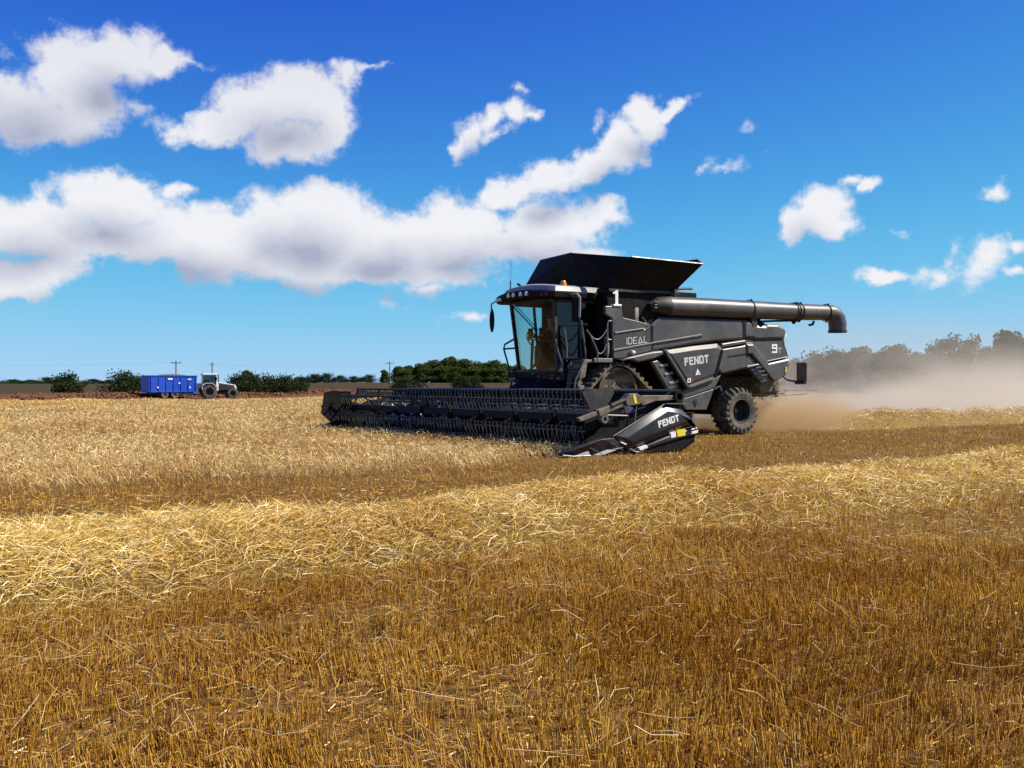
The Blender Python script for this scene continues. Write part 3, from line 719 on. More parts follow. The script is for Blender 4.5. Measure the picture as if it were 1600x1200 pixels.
# lettering; left to right runs towards the rear
def face(pxa, pxb): pass
lettering('IDEAL', 'letter', (-.13, 2.385), (-1,.095), (-.0,1), SV+.024, .175, .74, .13, .16, M['silver'], P_ideal)
lettering('FENDT', 'letter', (-2.03, 1.86), (-.985,.115), (0.10,1), SV+.101, .215, .72, .24, .09, M['silver'], FR)
lettering('9', 'letter', (-5.42, 2.26), (-1,.03), (0,1), SV-.011, .25, .86, .2, .1, M['white'], P_9t)
lettering('T', 'letter', (-5.67, 2.26), (-1,.03), (0,1), SV-.011, .15, .9, .14, .1, M['silver'], P_9t)
m = MB()
for tri in ([(-2.41,1.62),(-2.60,1.645),(-2.485,1.80)],): m.prism(tri, SV+.10, SV+.107)
m.build('triangle_mark', M['white'], FR, smooth=0)
m = MB(); m.prism([(-2.485,1.66),(-2.54,1.665),(-2.505,1.70)], SV+.1075, SV+.110); m.build('triangle_centre', M['paint_panel'], FR, smooth=0)
m = MB(); m.prism([(-2.13,1.42),(-2.25,1.435),(-2.25,1.545),(-2.13,1.53)], SV+.10, SV+.106); st = m.build('warning_sticker', M['white'], CM, smooth=0)
m = MB(); m.disc((-2.19, SV+.1065, 1.482), .034, 0, .002, 16); m.build('red_ring', M['red'], st, smooth=0)
# number one on its white block
m = MB(); m.prism([(0.29, 3.39), (0.03, 3.40), (0.03, 3.35), (0.29, 3.34)], SV-.1, SV+.04); nb = m.build('number_block', M['white'], CM, smooth=0, bevel=.01)
lettering('1', 'number', (.27, 3.385), (-1,0), (0,1), SV-.02, .37, .60, .2, .1, M['white'], nb)

# cladding on the far side
q = MB(); q.chamfer([(.33,2.05),(.33,2.95),(-.95,2.95),(-1.25,3.15),(-4.2,3.15),(-5.95,2.98),(-6.05,2.1),(-5.9,1.6),(-5.2,1.6),(-4.4,1.85),(-3.4,1.6),(-3.1,.72),(-2.1,.72),(-2.2,1.3),(-1.1,2.0)], -1.62, -1.54, .05, -.12)
q.build('side_panel', M['paint'], CM, smooth=0, bevel=.01)
# rear hood and tail
q = MB(); q.prism([(-5.84,1.62),(-5.9,2.9),(-6.02,2.75),(-6.12,2.2),(-6.05,1.62)], -1.45, 1.5); q.build('rear_hood', M['paint'], CM, smooth=0, bevel=.03)
m = MB(); m.disc((-6.0,1.52,2.78), .07, -.02, .05, 14); m.build('tail_lamp', M['lens'], CM)
m = MB(); m.prism([(-5.86,1.72),(-5.92,1.74),(-5.94,1.88),(-5.89,1.86)], SV+.05, SV+.08); m.build('side_reflector', M['yellow'], CM, smooth=0)
m = MB(); m.tube([(-5.95,1.5,1.62),(-6.05,1.6,1.5),(-6.3,1.7,1.46),(-6.55,1.75,1.46)], .025, 8); mk = m.build('marker_arm', M['dark'], CM)
m = MB(); m.box(-6.47, -6.44, 1.58, 1.95, 1.45, 2.0); m.build('marker_board', M['dusty'], mk, smooth=0, bevel=.005)
m = MB()
for k in range(4): m.disc((-6.40-.0*k, 1.62+.1*k, 1.43), .05, -.03, .03, 10)
m.build('marker_lamp', M['dark'], mk)

# straw spreader under the tail, full of chaff
sp_ = MB()
sp_.box(-6.1, -5.3, -1.2, 1.25, 1.15, 1.62); sp_.disc((-5.95,.7,1.02), .5, -.0, .14, 20, 'w'); sp_.disc((-5.95,-.7,1.02), .5, 0, .14, 20, 'w')
SPR = sp_.build('straw_spreader', M['dusty'], CM, bevel=.03)
m = MB(); m.tube([(-5.05,1.4,1.5),(-5.2,1.45,.98),(-5.75,1.45,1.08)], .018, 6); m.build('spreader_stay', M['dusty'], SPR)
for (w0, u1, v0, dw) in ((1.22,-7.75,1.2,.0), (1.06,-7.2,1.25,.04), (1.12,-7.0,.6,-.02), (1.20,-7.6,-.9,.0)):
    m = MB(); m.tube([(-6.0,v0,w0),(u1,v0+.05,w0+dw)], .016, 6); m.build('spreader_rod', M['dusty'], SPR)
n = 900
base = np.stack([rng.uniform(-6.2,-5.0,n), rng.uniform(-1.2,1.5,n), rng.uniform(.95,1.62,n)], -1)
tip = base+rng.normal(0, .09, (n,3))+np.array([-.05,0,-.04])
st = stalks('hanging_straw', base, tip, np.full(n, .009), M['swath'], 1); st.parent = SPR

# ---- unloading tube, folded back along the left side
ax = [(-1.55, 3.42), (-2.87, 3.44), (-5.06, 3.45), (-6.36, 3.46), (-7.75, 3.49)]
pts = [(u, 1.55, w) for u, w in ax]
m = MB(); rr = [.255, .255, .25, .24, .225]
TU = None
m.tube(pts, rr, 28); TU = m.build('unloading_tube', M['paint'], CM)
m = MB(); m.tube([(-1.0,1.50,3.36),(-1.25,1.54,3.43),pts[0]], [.12,.22,.255], 20); m.build('tube_knuckle', M['dark'], TU)
m = MB(); e0 = Vector(pts[-1])
m.tube([e0+Vector((.02,0,0)), e0+Vector((-.18,0,.0)), e0+Vector((-.32,.01,-.05)), e0+Vector((-.42,.02,-.16)), e0+Vector((-.46,.03,-.32)), e0+Vector((-.46,.03,-.56))], [.225,.236,.25,.262,.262,.25], 24, caps=False)
SPT = m.build('tube_spout', M['paint'], TU)
m = MB(); m.lathe([(.245,-.02),(.275,-.02),(.275,.05),(.245,.05)], e0+Vector((-.46,.03,-.56)), 24, 'w'); m.build('spout_lip', M['dark'], TU)
for (px_, k) in ((0,0),):
    pass
def ring(u_, r_, nm='tube_clamp', mt='dark', wd=.03):
    i = next(k for k in range(len(pts)-1) if pts[k][0] >= u_ >= pts[k+1][0]); t = (pts[i][0]-u_)/(pts[i][0]-pts[i+1][0])
    c = Vector(pts[i]).lerp(Vector(pts[i+1]), t); q = MB()
    q.lathe([(r_, -wd), (r_+.022, -wd), (r_+.022, wd), (r_, wd)], c, 28, 'u'); q.ball((c.x, c.y+.02, c.z-r_-.03), .035, 8, 6); q.ball((c.x, c.y+.1, c.z+r_+.01), .03, 8, 6)
    q.build(nm, M[mt], TU)
for u_ in (-6.32, -6.42, -6.55): ring(u_, .243, wd=.012)
ring(-7.72, .232, wd=.02)
ring(-4.55, .258, wd=.006)
m = MB(); m.bar((-4.62,1.55,3.28), (-4.70,1.55,2.98), .22, .22); m.build('tube_saddle', M['dark'], CM, smooth=0, bevel=.02)
m = MB(); m.tube([(-4.9,1.62,3.13),(-5.4,1.62,3.16),(-6.2,1.6,3.2),(-6.6,1.58,3.22)], .03, 8); m.tube([(-7.2,1.56,3.22),(-7.15,1.56,3.12),(-7.0,1.56,3.1)], .035, 8)
m.ball((-5.0,1.62,3.08), .07); m.ball((-6.3,1.6,3.16), .06); m.build('tube_hose', M['black'], TU)
m = MB()
for k in range(3): m.bar((-1.02,1.66,3.36+.075*k), (-1.36,1.66,3.36+.075*k), .05, .022)
m.build('knuckle_plate', M['bright'], TU, smooth=0)
m = MB(); m.lathe([(.001,0),(.21,0),(.21,.42),(.17,.50),(.001,.52)], (-.62,1.25,2.92), 24, 'w', False); m.build('air_intake', M['grey_steel'], CM)
m = MB()
for k in range(5): m.ball((-.85-.07*k, 1.5, 2.95+.03*(k % 2)), .045, 8, 6)
m.tube([(-.75,1.5,3.1),(-.9,1.5,2.98),(-1.1,1.5,3.05)], .03, 8); m.build('hydraulic_coupling', M['dusty'], CM)

# ---- rubber track units
def hull_path(circles, step):
    P = [(cx+r*math.cos(a), cy+r*math.sin(a)) for cx, cy, r in circles for a in np.linspace(0, 2*np.pi, 72, endpoint=False)]
    P = sorted(set((round(x, 5), round(y, 5)) for x, y in P))
    def half(S):
        H = []
        for p in S:
            while len(H) > 1 and (H[-1][0]-H[-2][0])*(p[1]-H[-2][1])-(H[-1][1]-H[-2][1])*(p[0]-H[-2][0]) <= 0: H.pop()
            H.append(p)
        return H[:-1]
    H = half(P)+half(P[::-1]); H = np.array(H+[H[0]])
    L = np.concatenate([[0], np.cumsum(np.linalg.norm(np.diff(H, axis=0), axis=1))]); n = int(L[-1]/step)
    s = np.linspace(0, L[-1], n, endpoint=False)
    return np.stack([np.interp(s, L, H[:, 0]), np.interp(s, L, H[:, 1])], -1)
WHEELS = [(.05,1.19,.62), (1.22,.45,.38), (-1.2,.45,.38)]
def track(side):
    v0, v1 = (.86, 1.60) if side > 0 else (-1.60, -.86)
    path = hull_path([(a, c_, r+.04) for a, c_, r in WHEELS], .06); n = len(path)
    tan = np.roll(path, -1, 0)-np.roll(path, 1, 0); tan /= np.linalg.norm(tan, axis=1)[:, None]
    nor = np.stack([tan[:, 1], -tan[:, 0]], -1); o_ = path+nor*.05
    vs = []; fs = []
    for A in (path, o_):
        for v in (v0, v1): vs += [(a[0], v, a[1]) for a in A]
    for i in range(n):
        j = (i+1) % n
        fs += [(i, j, n+j, n+i), (2*n+i, 3*n+i, 3*n+j, 2*n+j), (i, 2*n+i, 2*n+j, j), (n+i, n+j, 3*n+j, 3*n+i)]
    m = MB(); m.add(vs, fs); belt = m.build('track_belt', M['track_rubber'], CM)
    lug = MB(); step = 3
    for i in range(0, n, step):
        for (va, vb, sh) in ((v0, (v0+v1)/2+.02, 0), ((v0+v1)/2-.02, v1, 1)):
            c = o_[(i+sh) % n]; t = tan[(i+sh) % n]; nn = nor[(i+sh) % n]
            q = [(c[0]-t[0]*.045-nn[0]*.01, c[1]-t[1]*.045-nn[1]*.01), (c[0]+t[0]*.045-nn[0]*.01, c[1]+t[1]*.045-nn[1]*.01), (c[0]+t[0]*.028+nn[0]*.06, c[1]+t[1]*.028+nn[1]*.06), (c[0]-t[0]*.028+nn[0]*.06, c[1]-t[1]*.028+nn[1]*.06)]
            lug.prism(q, va, vb)
    lug.build('tread_lugs', M['track_rubber'], belt, smooth=0)['kind'] = 'stuff'
    mid = (v0+v1)/2
    for (a, c_, r) in WHEELS:
        m = MB(); m.lathe([(r, -.30), (r, .30), (r-.06, .31), (r-.10, .22), (.16, .17), (.14, .26), (.001, .27), (.001, -.27), (.16, -.2), (r-.1, -.22), (r-.06, -.31)], (a, mid, c_), 40, 'v')
        for k in range(10):
            q = 2*math.pi*k/10; m.ball((a+.26*math.cos(q), mid+side*.2, c_+.26*math.sin(q)), .025, 6, 4)
        m.build('drive_wheel' if r > .5 else 'idler_wheel', M['track_rubber' if r > .5 else 'dark'], CM)
    for a in (.5, 0.0, -.5):
        m = MB(); m.lathe([(.2, -.3), (.2, .3), (.12, .3), (.001, .28), (.001, -.28), (.12, -.3)], (a, mid, .27), 24, 'v'); m.build('track_roller', M['dark'], CM)
    m = MB(); m.prism([(1.2,.55),(1.2,.36),(-1.2,.36),(-1.2,.55),(-.3,.8),(0,1.3),(.25,.8)], mid-.1, mid+.1); m.build('track_frame', M['dark'], CM, bevel=.02)
track(1); track(-1)
m = MB(); m.tube([(0.05,-1.3,1.19),(0.05,1.3,1.19)], .2, 16); m.build('axle', M['black'], CM)
m = MB(); m.tube([(-4.25,-1.2,.66),(-4.25,1.2,.66)], .14, 16); m.box(-4.5,-4.0,-.5,.5,.6,1.5); m.build('axle', M['black'], CM)

# ---- rear wheels with tractor tread
def tyre_wheel(parent, c, R_, width, rim_r, side, nl, m_t, m_r, name='rear_wheel', lug_h=.045):
    """wheel = rim mesh, tyre its child; side=+1 when the outer face looks to +v"""
    h = width/2; f = side
    rim = MB(); rim.lathe([(rim_r, f*h*.80), (rim_r+.02, f*h*.86), (rim_r-.02, f*h*.90), (rim_r-.045, f*h*.80), (rim_r-.06, f*h*.1), (rim_r-.1, -f*h*.05), (.12, -f*h*.05), (.10, f*h*.15), (.001, f*h*.17), (.001, -f*h*.6), (rim_r, -f*h*.8)], c, 40, 'v')
    for k in range(8):
        q = 2*math.pi*k/8; rim.ball((c[0]+.15*math.cos(q), c[1]+f*h*.0, c[2]+.15*math.sin(q)), .018, 6, 4)
    o = rim.build(name, M[m_r], parent)
    t = MB(); b = R_-lug_h
    t.lathe([(rim_r, -h*.78), (rim_r+.02, -h*.92), (rim_r+(b-rim_r)*.55, -h), (b-.07, -h*.92), (b-.015, -h*.72), (b, -h*.3), (b, h*.3), (b-.015, h*.72), (b-.07, h*.92), (rim_r+(b-rim_r)*.55, h), (rim_r+.02, h*.92), (rim_r, h*.78)], c, 56, 'v')
    for k in range(nl):
        for sd in (-1, 1):
            q0 = 2*math.pi*(k+(.5 if sd > 0 else 0))/nl
            def at(q, r, v): return Vector((c[0]+r*math.cos(q), c[1]+v, c[2]+r*math.sin(q)))
            A = []; B = []
            wq = .055/R_
            for (q, v, rb, rt) in ((q0, sd*h*.02, b-.01, R_), (q0-.17, sd*h*.60, b-.02, R_-.004), (q0-.25, sd*h*.98, b-.11, R_-.055)):
                A.append((at(q-wq, rb, v), at(q+wq, rb, v), at(q+wq*.7, rt, v), at(q-wq*.7, rt, v)))
            for i in range(2): t.hull8(A[i], A[i+1])
    ty = t.build('tyre', M[m_t], o, smooth=30)
    return o
for side in (1, -1): tyre_wheel(CM, (-4.26, side*1.29, .645), .655, .64, .345, side, 22, 'rubber', 'dark')
m = MB(); m.lathe([(.335,.0),(.352,.0),(.352,.02),(.335,.02)], (-4.26,1.555,.645), 40, 'v'); m.build('rim_ring', M['grey_steel'], CM)
m = MB(); m.tube([(-4.26,1.25,.645),(-4.26,1.36,.645)], .05, 12); m.build('wheel_hub', M['rail'], CM)
m = MB(); m.tube([(-3.35,1.45,1.25),(-3.5,1.5,1.33),(-3.55,1.5,1.2)], .03, 8); m.build('steering_link', M['dusty'], CM)
m = MB()
for k in range(4): m.bar((-2.3,1.3,.62-.09*k), (-2.75,1.3,.62-.09*k), .04, .03)
m.bar((-2.2,1.35,.72), (-3.0,1.35,.74), .05, .04); m.build('rear_step', M['grey_steel'], CM, smooth=0)

# ---- feeder house
m = MB(); m.hull8([(1.0,-.8,1.0),(1.0,.8,1.0),(1.0,.8,1.75),(1.0,-.8,1.75)], [(2.2,-.8,.3),(2.2,.8,.3),(2.2,.8,1.12),(2.2,-.8,1.12)]); m.build('feeder_house', M['black'], CM, smooth=0, bevel=.02)

# ---- cab
CAB = MB()
CAB.prism([(1.42,1.45),(1.5,1.74),(.2,1.74),(.2,1.45)], -1.02, 1.02); CAB = CAB.build('cab_base', M['header_paint'], CM, smooth=0, bevel=.03)
FB = {-1: Vector((1.38,-1.0,1.74)), 1: Vector((1.56,1.0,1.74))}; FT = {-1: Vector((1.64,-1.0,3.5)), 1: Vector((1.66,1.0,3.48))}
RB = {s: Vector((.2, s*1.0, 1.74)) for s in (-1, 1)}; RT = {s: Vector((.2, s*1.0, 3.5)) for s in (-1, 1)}
for s in (-1, 1):
    m = MB(); m.bar(FB[s], FT[s], .07, .09); m.build('cab_post', M['dark'], CM, smooth=0, bevel=.01)
    m = MB(); m.bar(RB[s], RT[s], .12, .16); m.build('cab_post', M['dark'], CM, smooth=0, bevel=.01)
    m = MB(); m.bar(FB[s].lerp(RB[s], .55), FT[s].lerp(RT[s], .5), .05, .06); m.bar(FB[s], RB[s], .06, .08); m.bar(FT[s], RT[s], .06, .1); m.build('door_frame', M['dark'], CM, smooth=0)
m = MB(); m.bar(FB[-1], FB[1], .08, .08); m.build('windscreen_frame', M['dark'], CM, smooth=0)
m = MB(); m.bar(FT[-1], FT[1], .08, .12); m.build('windscreen_frame', M['dark'], CM, smooth=0)
# bowed windscreen
vs = []; nn = 9
for k in range(nn):
    t = k/(nn-1); bow = .16*(1-(2*t-1)**2)
    vs.append(FB[-1].lerp(FB[1], t)+Vector((bow, 0, 0))); vs.append(FT[-1].lerp(FT[1], t)+Vector((bow, 0, 0)))
m = MB(); m.add(vs+[v-Vector((.012,0,0)) for v in vs], [(2*k, 2*k+2, 2*k+3, 2*k+1) for k in range(nn-1)]+[(2*nn+2*k, 2*nn+2*k+1, 2*nn+2*k+3, 2*nn+2*k+2) for k in range(nn-1)])
m.build('windscreen', M['glass'], CM)
for s in (-1, 1):
    m = MB(); q = [FB[s], RB[s], RT[s], FT[s]]; m.hull8(q, [p+Vector((0, -s*.012, 0)) for p in q]); m.build('side_window', M['glass' if s < 0 else 'glass_dark'], CM, smooth=0)
m = MB(); m.box(.16, .2, -1.0, 1.0, 1.74, 3.5); m.build('cab_rear_wall', M['seat'], CM, smooth=0)
m = MB(); m.box(.22, .55, .1, 1.0, 1.75, 2.5); m.build('cab_locker', M['seat'], CM, smooth=0, bevel=.03)
# roof with a visor and work lights
rf = []
ufr = lambda t: 1.98+.17*(1-t*t)
out = [(ufr(t)-.02*abs(t)**8*4, 1.36*t) for t in np.linspace(-1, 1, 13)]+[(.25,1.22),(.05,1.0),(.05,-1.0),(.25,-1.22)]
def ring_z(z, k, cx=.9): return [((u-cx)*k+cx, v*k, z+.07*(1-(v/1.3)**2)) for u, v in out]
lay = [ring_z(3.50,.93), ring_z(3.54,.985), ring_z(3.655,1.0), ring_z(3.69,.97)]
nn = len(out); m = MB(); vs = [p for l in lay for p in l]; fs = [list(range(nn-1,-1,-1)), list(range(3*nn,4*nn))]
for l in range(3): fs += [(l*nn+i, l*nn+(i+1) % nn, (l+1)*nn+(i+1) % nn, (l+1)*nn+i) for i in range(nn)]
m.add(vs, fs); ROOF = m.build('cab_roof', M['tank'], CM, smooth=30)
m = MB(); lay2 = [ring_z(3.70,.90,.75), ring_z(3.82,.86,.72), ring_z(3.86,.78,.7)]; vs = [p for l in lay2 for p in l]; fs = [list(range(nn-1,-1,-1)), list(range(2*nn,3*nn))]
for l in range(2): fs += [(l*nn+i, l*nn+(i+1) % nn, (l+1)*nn+(i+1) % nn, (l+1)*nn+i) for i in range(nn)]
m.add(vs, fs); m.build('roof_cover', M['roof'], ROOF, smooth=40)
for v in (-.35, -.1, .22, .46):
    u_ = ufr(v/1.3); m = MB(); m.disc((u_-.02, v, 3.655), .055, 0, .05, 16, 'u'); m.build('work_light', M['lens'], ROOF)
for v in (-1.12, -.98, -.86):
    u_ = ufr(v/1.3); m = MB(); m.box(u_-.05, u_+.012, v-.04, v+.04, 3.56, 3.64); m.build('work_light', M['lens'], ROOF, smooth=0, bevel=.01)
for v in (1.0, 1.14):
    u_ = ufr(v/1.3); m = MB(); m.box(u_-.08, u_-.0, v-.04, v+.04, 3.56, 3.64); m.build('work_light', M['dark'], ROOF, smooth=0, bevel=.01)
m = MB(); m.lathe([(.001,0),(.085,0),(.08,.08),(.05,.14),(.001,.15)], (1.35,.95,3.84), 16, 'w', False); m.build('beacon', M['orange'], ROOF)
m = MB(); m.tube([(1.7,-.95,3.78),(1.7,-.95,4.12)], .016, 6); m.tube([(1.62,-1.05,3.78),(1.62,-1.05,4.7)], .005, 5); m.build('aerial', M['dark'], ROOF)
m = MB(); m.prism([(1.55,3.76),(1.75,3.76),(1.68,3.9)], -.45, -.2); m.build('satellite_dome', M['dark'], ROOF, smooth=0, bevel=.03)
# mirrors
m = MB(); m.tube([(1.95,-1.22,3.6),(2.0,-1.42,3.52),(2.0,-1.42,3.3)], .022, 8); mr = m.build('mirror_arm', M['roof'], CM)
m = MB(); m.ball((1.98,-1.42,3.08), (.05,.10,.32), 14, 10); m.build('mirror', M['black'], mr)
m = MB(); m.tube([(1.35,1.2,3.60),(1.42,1.62,3.60),(1.42,1.74,3.5),(1.42,1.72,3.02)], .028, 8); mr = m.build('mirror_arm', M['roof'], CM)
m = MB(); m.box(1.36, 1.46, 1.42, 1.70, 2.92, 3.5); m.build('mirror', M['black'], mr, smooth=0, bevel=.04)
# wiper, steering wheel, screens, seat
m = MB(); m.bar((1.83,-.62,3.42), (1.75,.35,2.72), .022, .022); m.bar((1.81,-.5,3.42), (1.74,.42,2.75), .012, .012); m.build('wiper', M['black'], CM, smooth=0)
m = MB()
wc = Vector((1.36,-.40,2.55)); tp = []
for k in range(25):
    q = 2*math.pi*k/24; tp.append(wc+Vector((.08*math.cos(q)*0+.11*math.cos(q), .23*math.sin(q), .20*math.cos(q))))
m.tube(tp, .018, 6, False); m.tube([wc, (1.40,-.40,1.76)], .04, 8); m.bar(wc+Vector((0,-.2,0)), wc+Vector((0,.2,0)), .03, .03); m.build('steering_wheel', M['black'], CM)
for q in ((1.22, 1.26, -.78, -.58, 2.58, 2.86), (1.2, 1.24, -.05, .2, 2.52, 2.78), (1.2,1.25,.28,.45,2.55,2.75)):
    m = MB(); m.box(*q); m.build('monitor', M['black'], CM, smooth=0, bevel=.01)
m = MB(); m.box(.56, 1.08, -.64, -.10, 2.2, 2.34); m.box(.50, .62, -.62, -.12, 2.3, 3.05); m.box(.68, .98, -.46, -.26, 1.75, 2.2); m.build('driver_seat', M['seat'], CM, smooth=0, bevel=.04)
m = MB(); m.box(.6, 1.15, .1, .28, 2.35, 2.45); m.tube([(1.1,.19,2.42),(1.13,.19,2.6)], .03, 8); m.build('control_armrest', M['dark'], CM, smooth=0, bevel=.02)
# right hand guard rail in front of the cab
m = MB(); m.tube([(1.42,-1.1,2.62),(1.62,-1.35,2.45),(1.62,-1.4,2.33),(1.5,-1.3,1.78),(1.4,-1.1,1.72)], .026, 8); m.tube([(1.62,-1.4,2.33),(1.42,-1.05,2.35)], .024, 8); m.build('guard_rail', M['dark'], CM)
m = MB(); m.hull8([(1.4,-1.42,1.42),(1.4,-1.24,1.42),(1.42,-1.18,1.76),(1.42,-1.36,1.76)], [(1.38,-1.42,1.42),(1.38,-1.24,1.42),(1.40,-1.18,1.76),(1.40,-1.36,1.76)]); wp = m.build('warning_plate', M['white'], CM, smooth=0)
m = MB(); m.hull8([(1.425,-1.40,1.46),(1.425,-1.32,1.43),(1.435,-1.20,1.71),(1.435,-1.28,1.74)], [(1.421,-1.40,1.46),(1.421,-1.32,1.43),(1.431,-1.20,1.71),(1.431,-1.28,1.74)]); m.build('red_stripe', M['red'], wp, smooth=0)
m = MB(); m.box(1.3,1.5,-1.4,-1.0,1.56,1.72); m.build('lamp_bracket', M['black'], CM, smooth=0, bevel=.02)
# lamps low on the cab front
for (v, w) in ((.1,1.58), (.72,1.60), (.95,1.52), (-.15,1.66)):
    m = MB(); m.ball((1.5, v, w), (.05,.07,.045), 10, 6); m.build('head_lamp', M['rail'], CAB)
# platform, ladder, rails and chains on the left
m = MB(); m.box(.3, 1.15, 1.02, 1.58, 1.92, 1.99); m.box(.32,.9,1.56,1.64,1.93,2.03); m.build('platform', M['grey_steel'], CM, smooth=0, bevel=.01)
LD = MB()
for s in (1.12, 1.55): LD.bar((1.2, s, 1.95), (1.42, s, .75), .04, .10)
LD = LD.build('ladder', M['dusty'], CM, smooth=0)
for k in range(4):
    u_, w_ = 1.24+.055*k, 1.70-.29*k; m = MB(); m.box(u_-.10, u_+.10, 1.12, 1.55, w_-.02, w_+.02); m.build('tread', M['dusty'], LD, smooth=0, bevel=.008)
m = MB(); m.hull8([(1.16,1.55,1.55),(1.34,1.55,1.50),(1.22,1.55,2.0),(1.06,1.55,2.0)], [(1.16,1.60,1.55),(1.34,1.60,1.50),(1.22,1.60,2.0),(1.06,1.60,2.0)])
m.hull8([(1.26,1.57,.80),(1.44,1.57,.78),(1.34,1.57,1.35),(1.18,1.57,1.36)], [(1.26,1.61,.80),(1.44,1.61,.78),(1.34,1.61,1.35),(1.18,1.61,1.36)]); m.build('ladder_plate', M['dusty'], CM, smooth=0, bevel=.01)
for pts_ in ([(1.18,1.62,2.0),(1.30,1.64,1.8),(1.48,1.64,1.5),(1.52,1.62,1.2),(1.5,1.6,.9)], [(1.16,1.66,2.72),(1.05,1.66,2.6),(.80,1.64,2.2),(.80,1.63,1.96)], [(1.44,1.1,2.85),(1.40,1.16,2.4),(1.38,1.14,1.95)], [(1.20,1.5,2.95),(1.12,1.5,2.5),(1.05,1.5,2.02)], [(1.66,1.05,2.5),(1.62,1.1,2.2),(1.5,1.1,1.9)]):
    m = MB(); m.tube(pts_, .022, 8); m.build('hand_rail', M['rail'], CM)
m = MB(); m.tube([(1.55,1.02,2.85),(1.16,1.4,2.86),(1.12,1.62,2.86)], .022, 8); m.tube([(1.5,1.02,2.02),(1.1,1.5,2.02)], .02, 8); m.build('hand_rail', M['dark'], CM)
m = MB(); m.tube([(.46,1.6,2.03),(.46,1.6,2.9),(.42,1.6,2.97),(.34,1.6,2.97)], .022, 8); m.tube([(.46,1.6,2.5),(.34,1.6,2.5)], .018, 8); m.build('gate_rail', M['rail'], CM)
def chain(a, b, sag):
    pp = []; a = Vector(a); b = Vector(b)
    for k in range(13):
        t = k/12; p = a.lerp(b, t); p.z -= sag*4*t*(1-t); pp.append(p)
    m = MB()
    m.tube(pp, .012, 6)
    for p in pp[1:-1]: m.ball(p, .022, 6, 4)
    m.build('safety_chain', M['rail'], CM)
chain((1.06,1.62,2.66), (.47,1.6,2.78), .22); chain((.86,1.62,2.28), (.47,1.6,2.42), .20)
m = MB(); m.lathe([(.001,0),(.075,0),(.075,.42),(.03,.5),(.001,.52)], (.40,1.5,2.1), 14, 'w', False); m.build('extinguisher', M['dusty'], CM)
m = MB()
for k in range(6): m.tube([(1.0+.05*k,.95,1.5),(1.2+.04*k,1.0,1.2-.05*k),(1.05+.08*k,.98,.8)], .02, 6)
m.build('hydraulic_hose', M['black'], CM)

# ------------------------------------------------------------------ the driver, seen dimly through the glass
def person(parent_loc, rz):
    root_l = (0, 0, 0)
    J = {'pelvis': ((0.74,-0.36,2.42), .15), 'belly': ((0.74,-0.36,2.58), .15), 'chest': ((0.76,-0.36,2.78), .16), 'neck': ((0.79,-0.36,2.93), .06), 'chin': ((0.82,-0.36,3.00), .075), 'head': ((0.81,-0.36,3.09), .10), 'crown': ((0.80,-0.36,3.18), .07),
         'sl': ((0.77,-0.18,2.84), .075), 'sr': ((0.77,-0.54,2.84), .075), 'el': ((0.94,-0.10,2.62), .05), 'er': ((0.98,-0.62,2.62), .05), 'hl': ((1.18,-0.24,2.66), .036), 'hr': ((1.24,-0.58,2.64), .036), 'fl': ((1.27,-0.26,2.68), .026), 'fr': ((1.33,-0.56,2.66), .026),
         'kl': ((1.16,-0.24,2.42), .085), 'kr': ((1.16,-0.48,2.42), .085), 'al': ((1.20,-0.24,1.90), .05), 'ar': ((1.20,-0.48,1.90), .05), 'tl': ((1.36,-0.24,1.82), .045), 'tr': ((1.36,-0.48,1.82), .045)}
    E = [('pelvis','belly'),('belly','chest'),('chest','neck'),('neck','chin'),('chin','head'),('head','crown'),('chest','sl'),('chest','sr'),('sl','el'),('sr','er'),('el','hl'),('er','hr'),('hl','fl'),('hr','fr'),('pelvis','kl'),('pelvis','kr'),('kl','al'),('kr','ar'),('al','tl'),('ar','tr')]
    ks = list(J); me = bpy.data.meshes.new('person'); base = Vector((.74,-.36,1.75))
    me.from_pydata([Vector(J[k][0])-base for k in ks], [(ks.index(a), ks.index(b)) for a, b in E], [])
    o = bpy.data.objects.new('person', me); C.objects.link(o)
    bm = bmesh.new(); bm.from_mesh(me); ly = bm.verts.layers.skin.verify()
    for i, v in enumerate(bm.verts): v[ly].radius = (J[ks[i]][1],)*2; v[ly].use_root = (i == 0)
    bm.to_mesh(me); bm.free()
    sk = o.modifiers.new('skin', 'SKIN'); sk.use_smooth_shade = True; ss = o.modifiers.new('sub', 'SUBSURF'); ss.levels = 2; ss.render_levels = 2
    dg = bpy.context.evaluated_depsgraph_get(); dg.update(); me2 = bpy.data.meshes.new_from_object(o.evaluated_get(dg)); o.modifiers.clear(); o.data = me2; me2.name = 'person'
    me2.materials.clear()
    for k in ('hivis', 'skin', 'seat'): me2.materials.append(M[k])
    for p in me2.polygons:
        c = p.center+base
        p.material_index = 1 if (c.z > 2.95 or c.x > 1.20 and c.z > 2.55) else (2 if c.z < 2.50 and c.x > .80 or c.z < 2.36 else 0)
    a = Vector((ORG.x, ORG.y, 0))
    x, y = xy_of(base.x, base.y); o.location = (x, y, base.z); o.rotation_euler = (0, 0, rz)
    hb = MB(); hb.ball((.06,0,1.40), (.115,.108,.085), 12, 8); hb.build('hair', M['hair'], o)
    nb_ = MB(); nb_.ball((.165,0,1.30), (.025,.014,.02), 6, 4); nb_.build('nose', M['skin'], o)
    tag(o, 'driver in an orange jacket sitting at the wheel inside the glass cab', 'person')
person(None, math.pi+PHI)

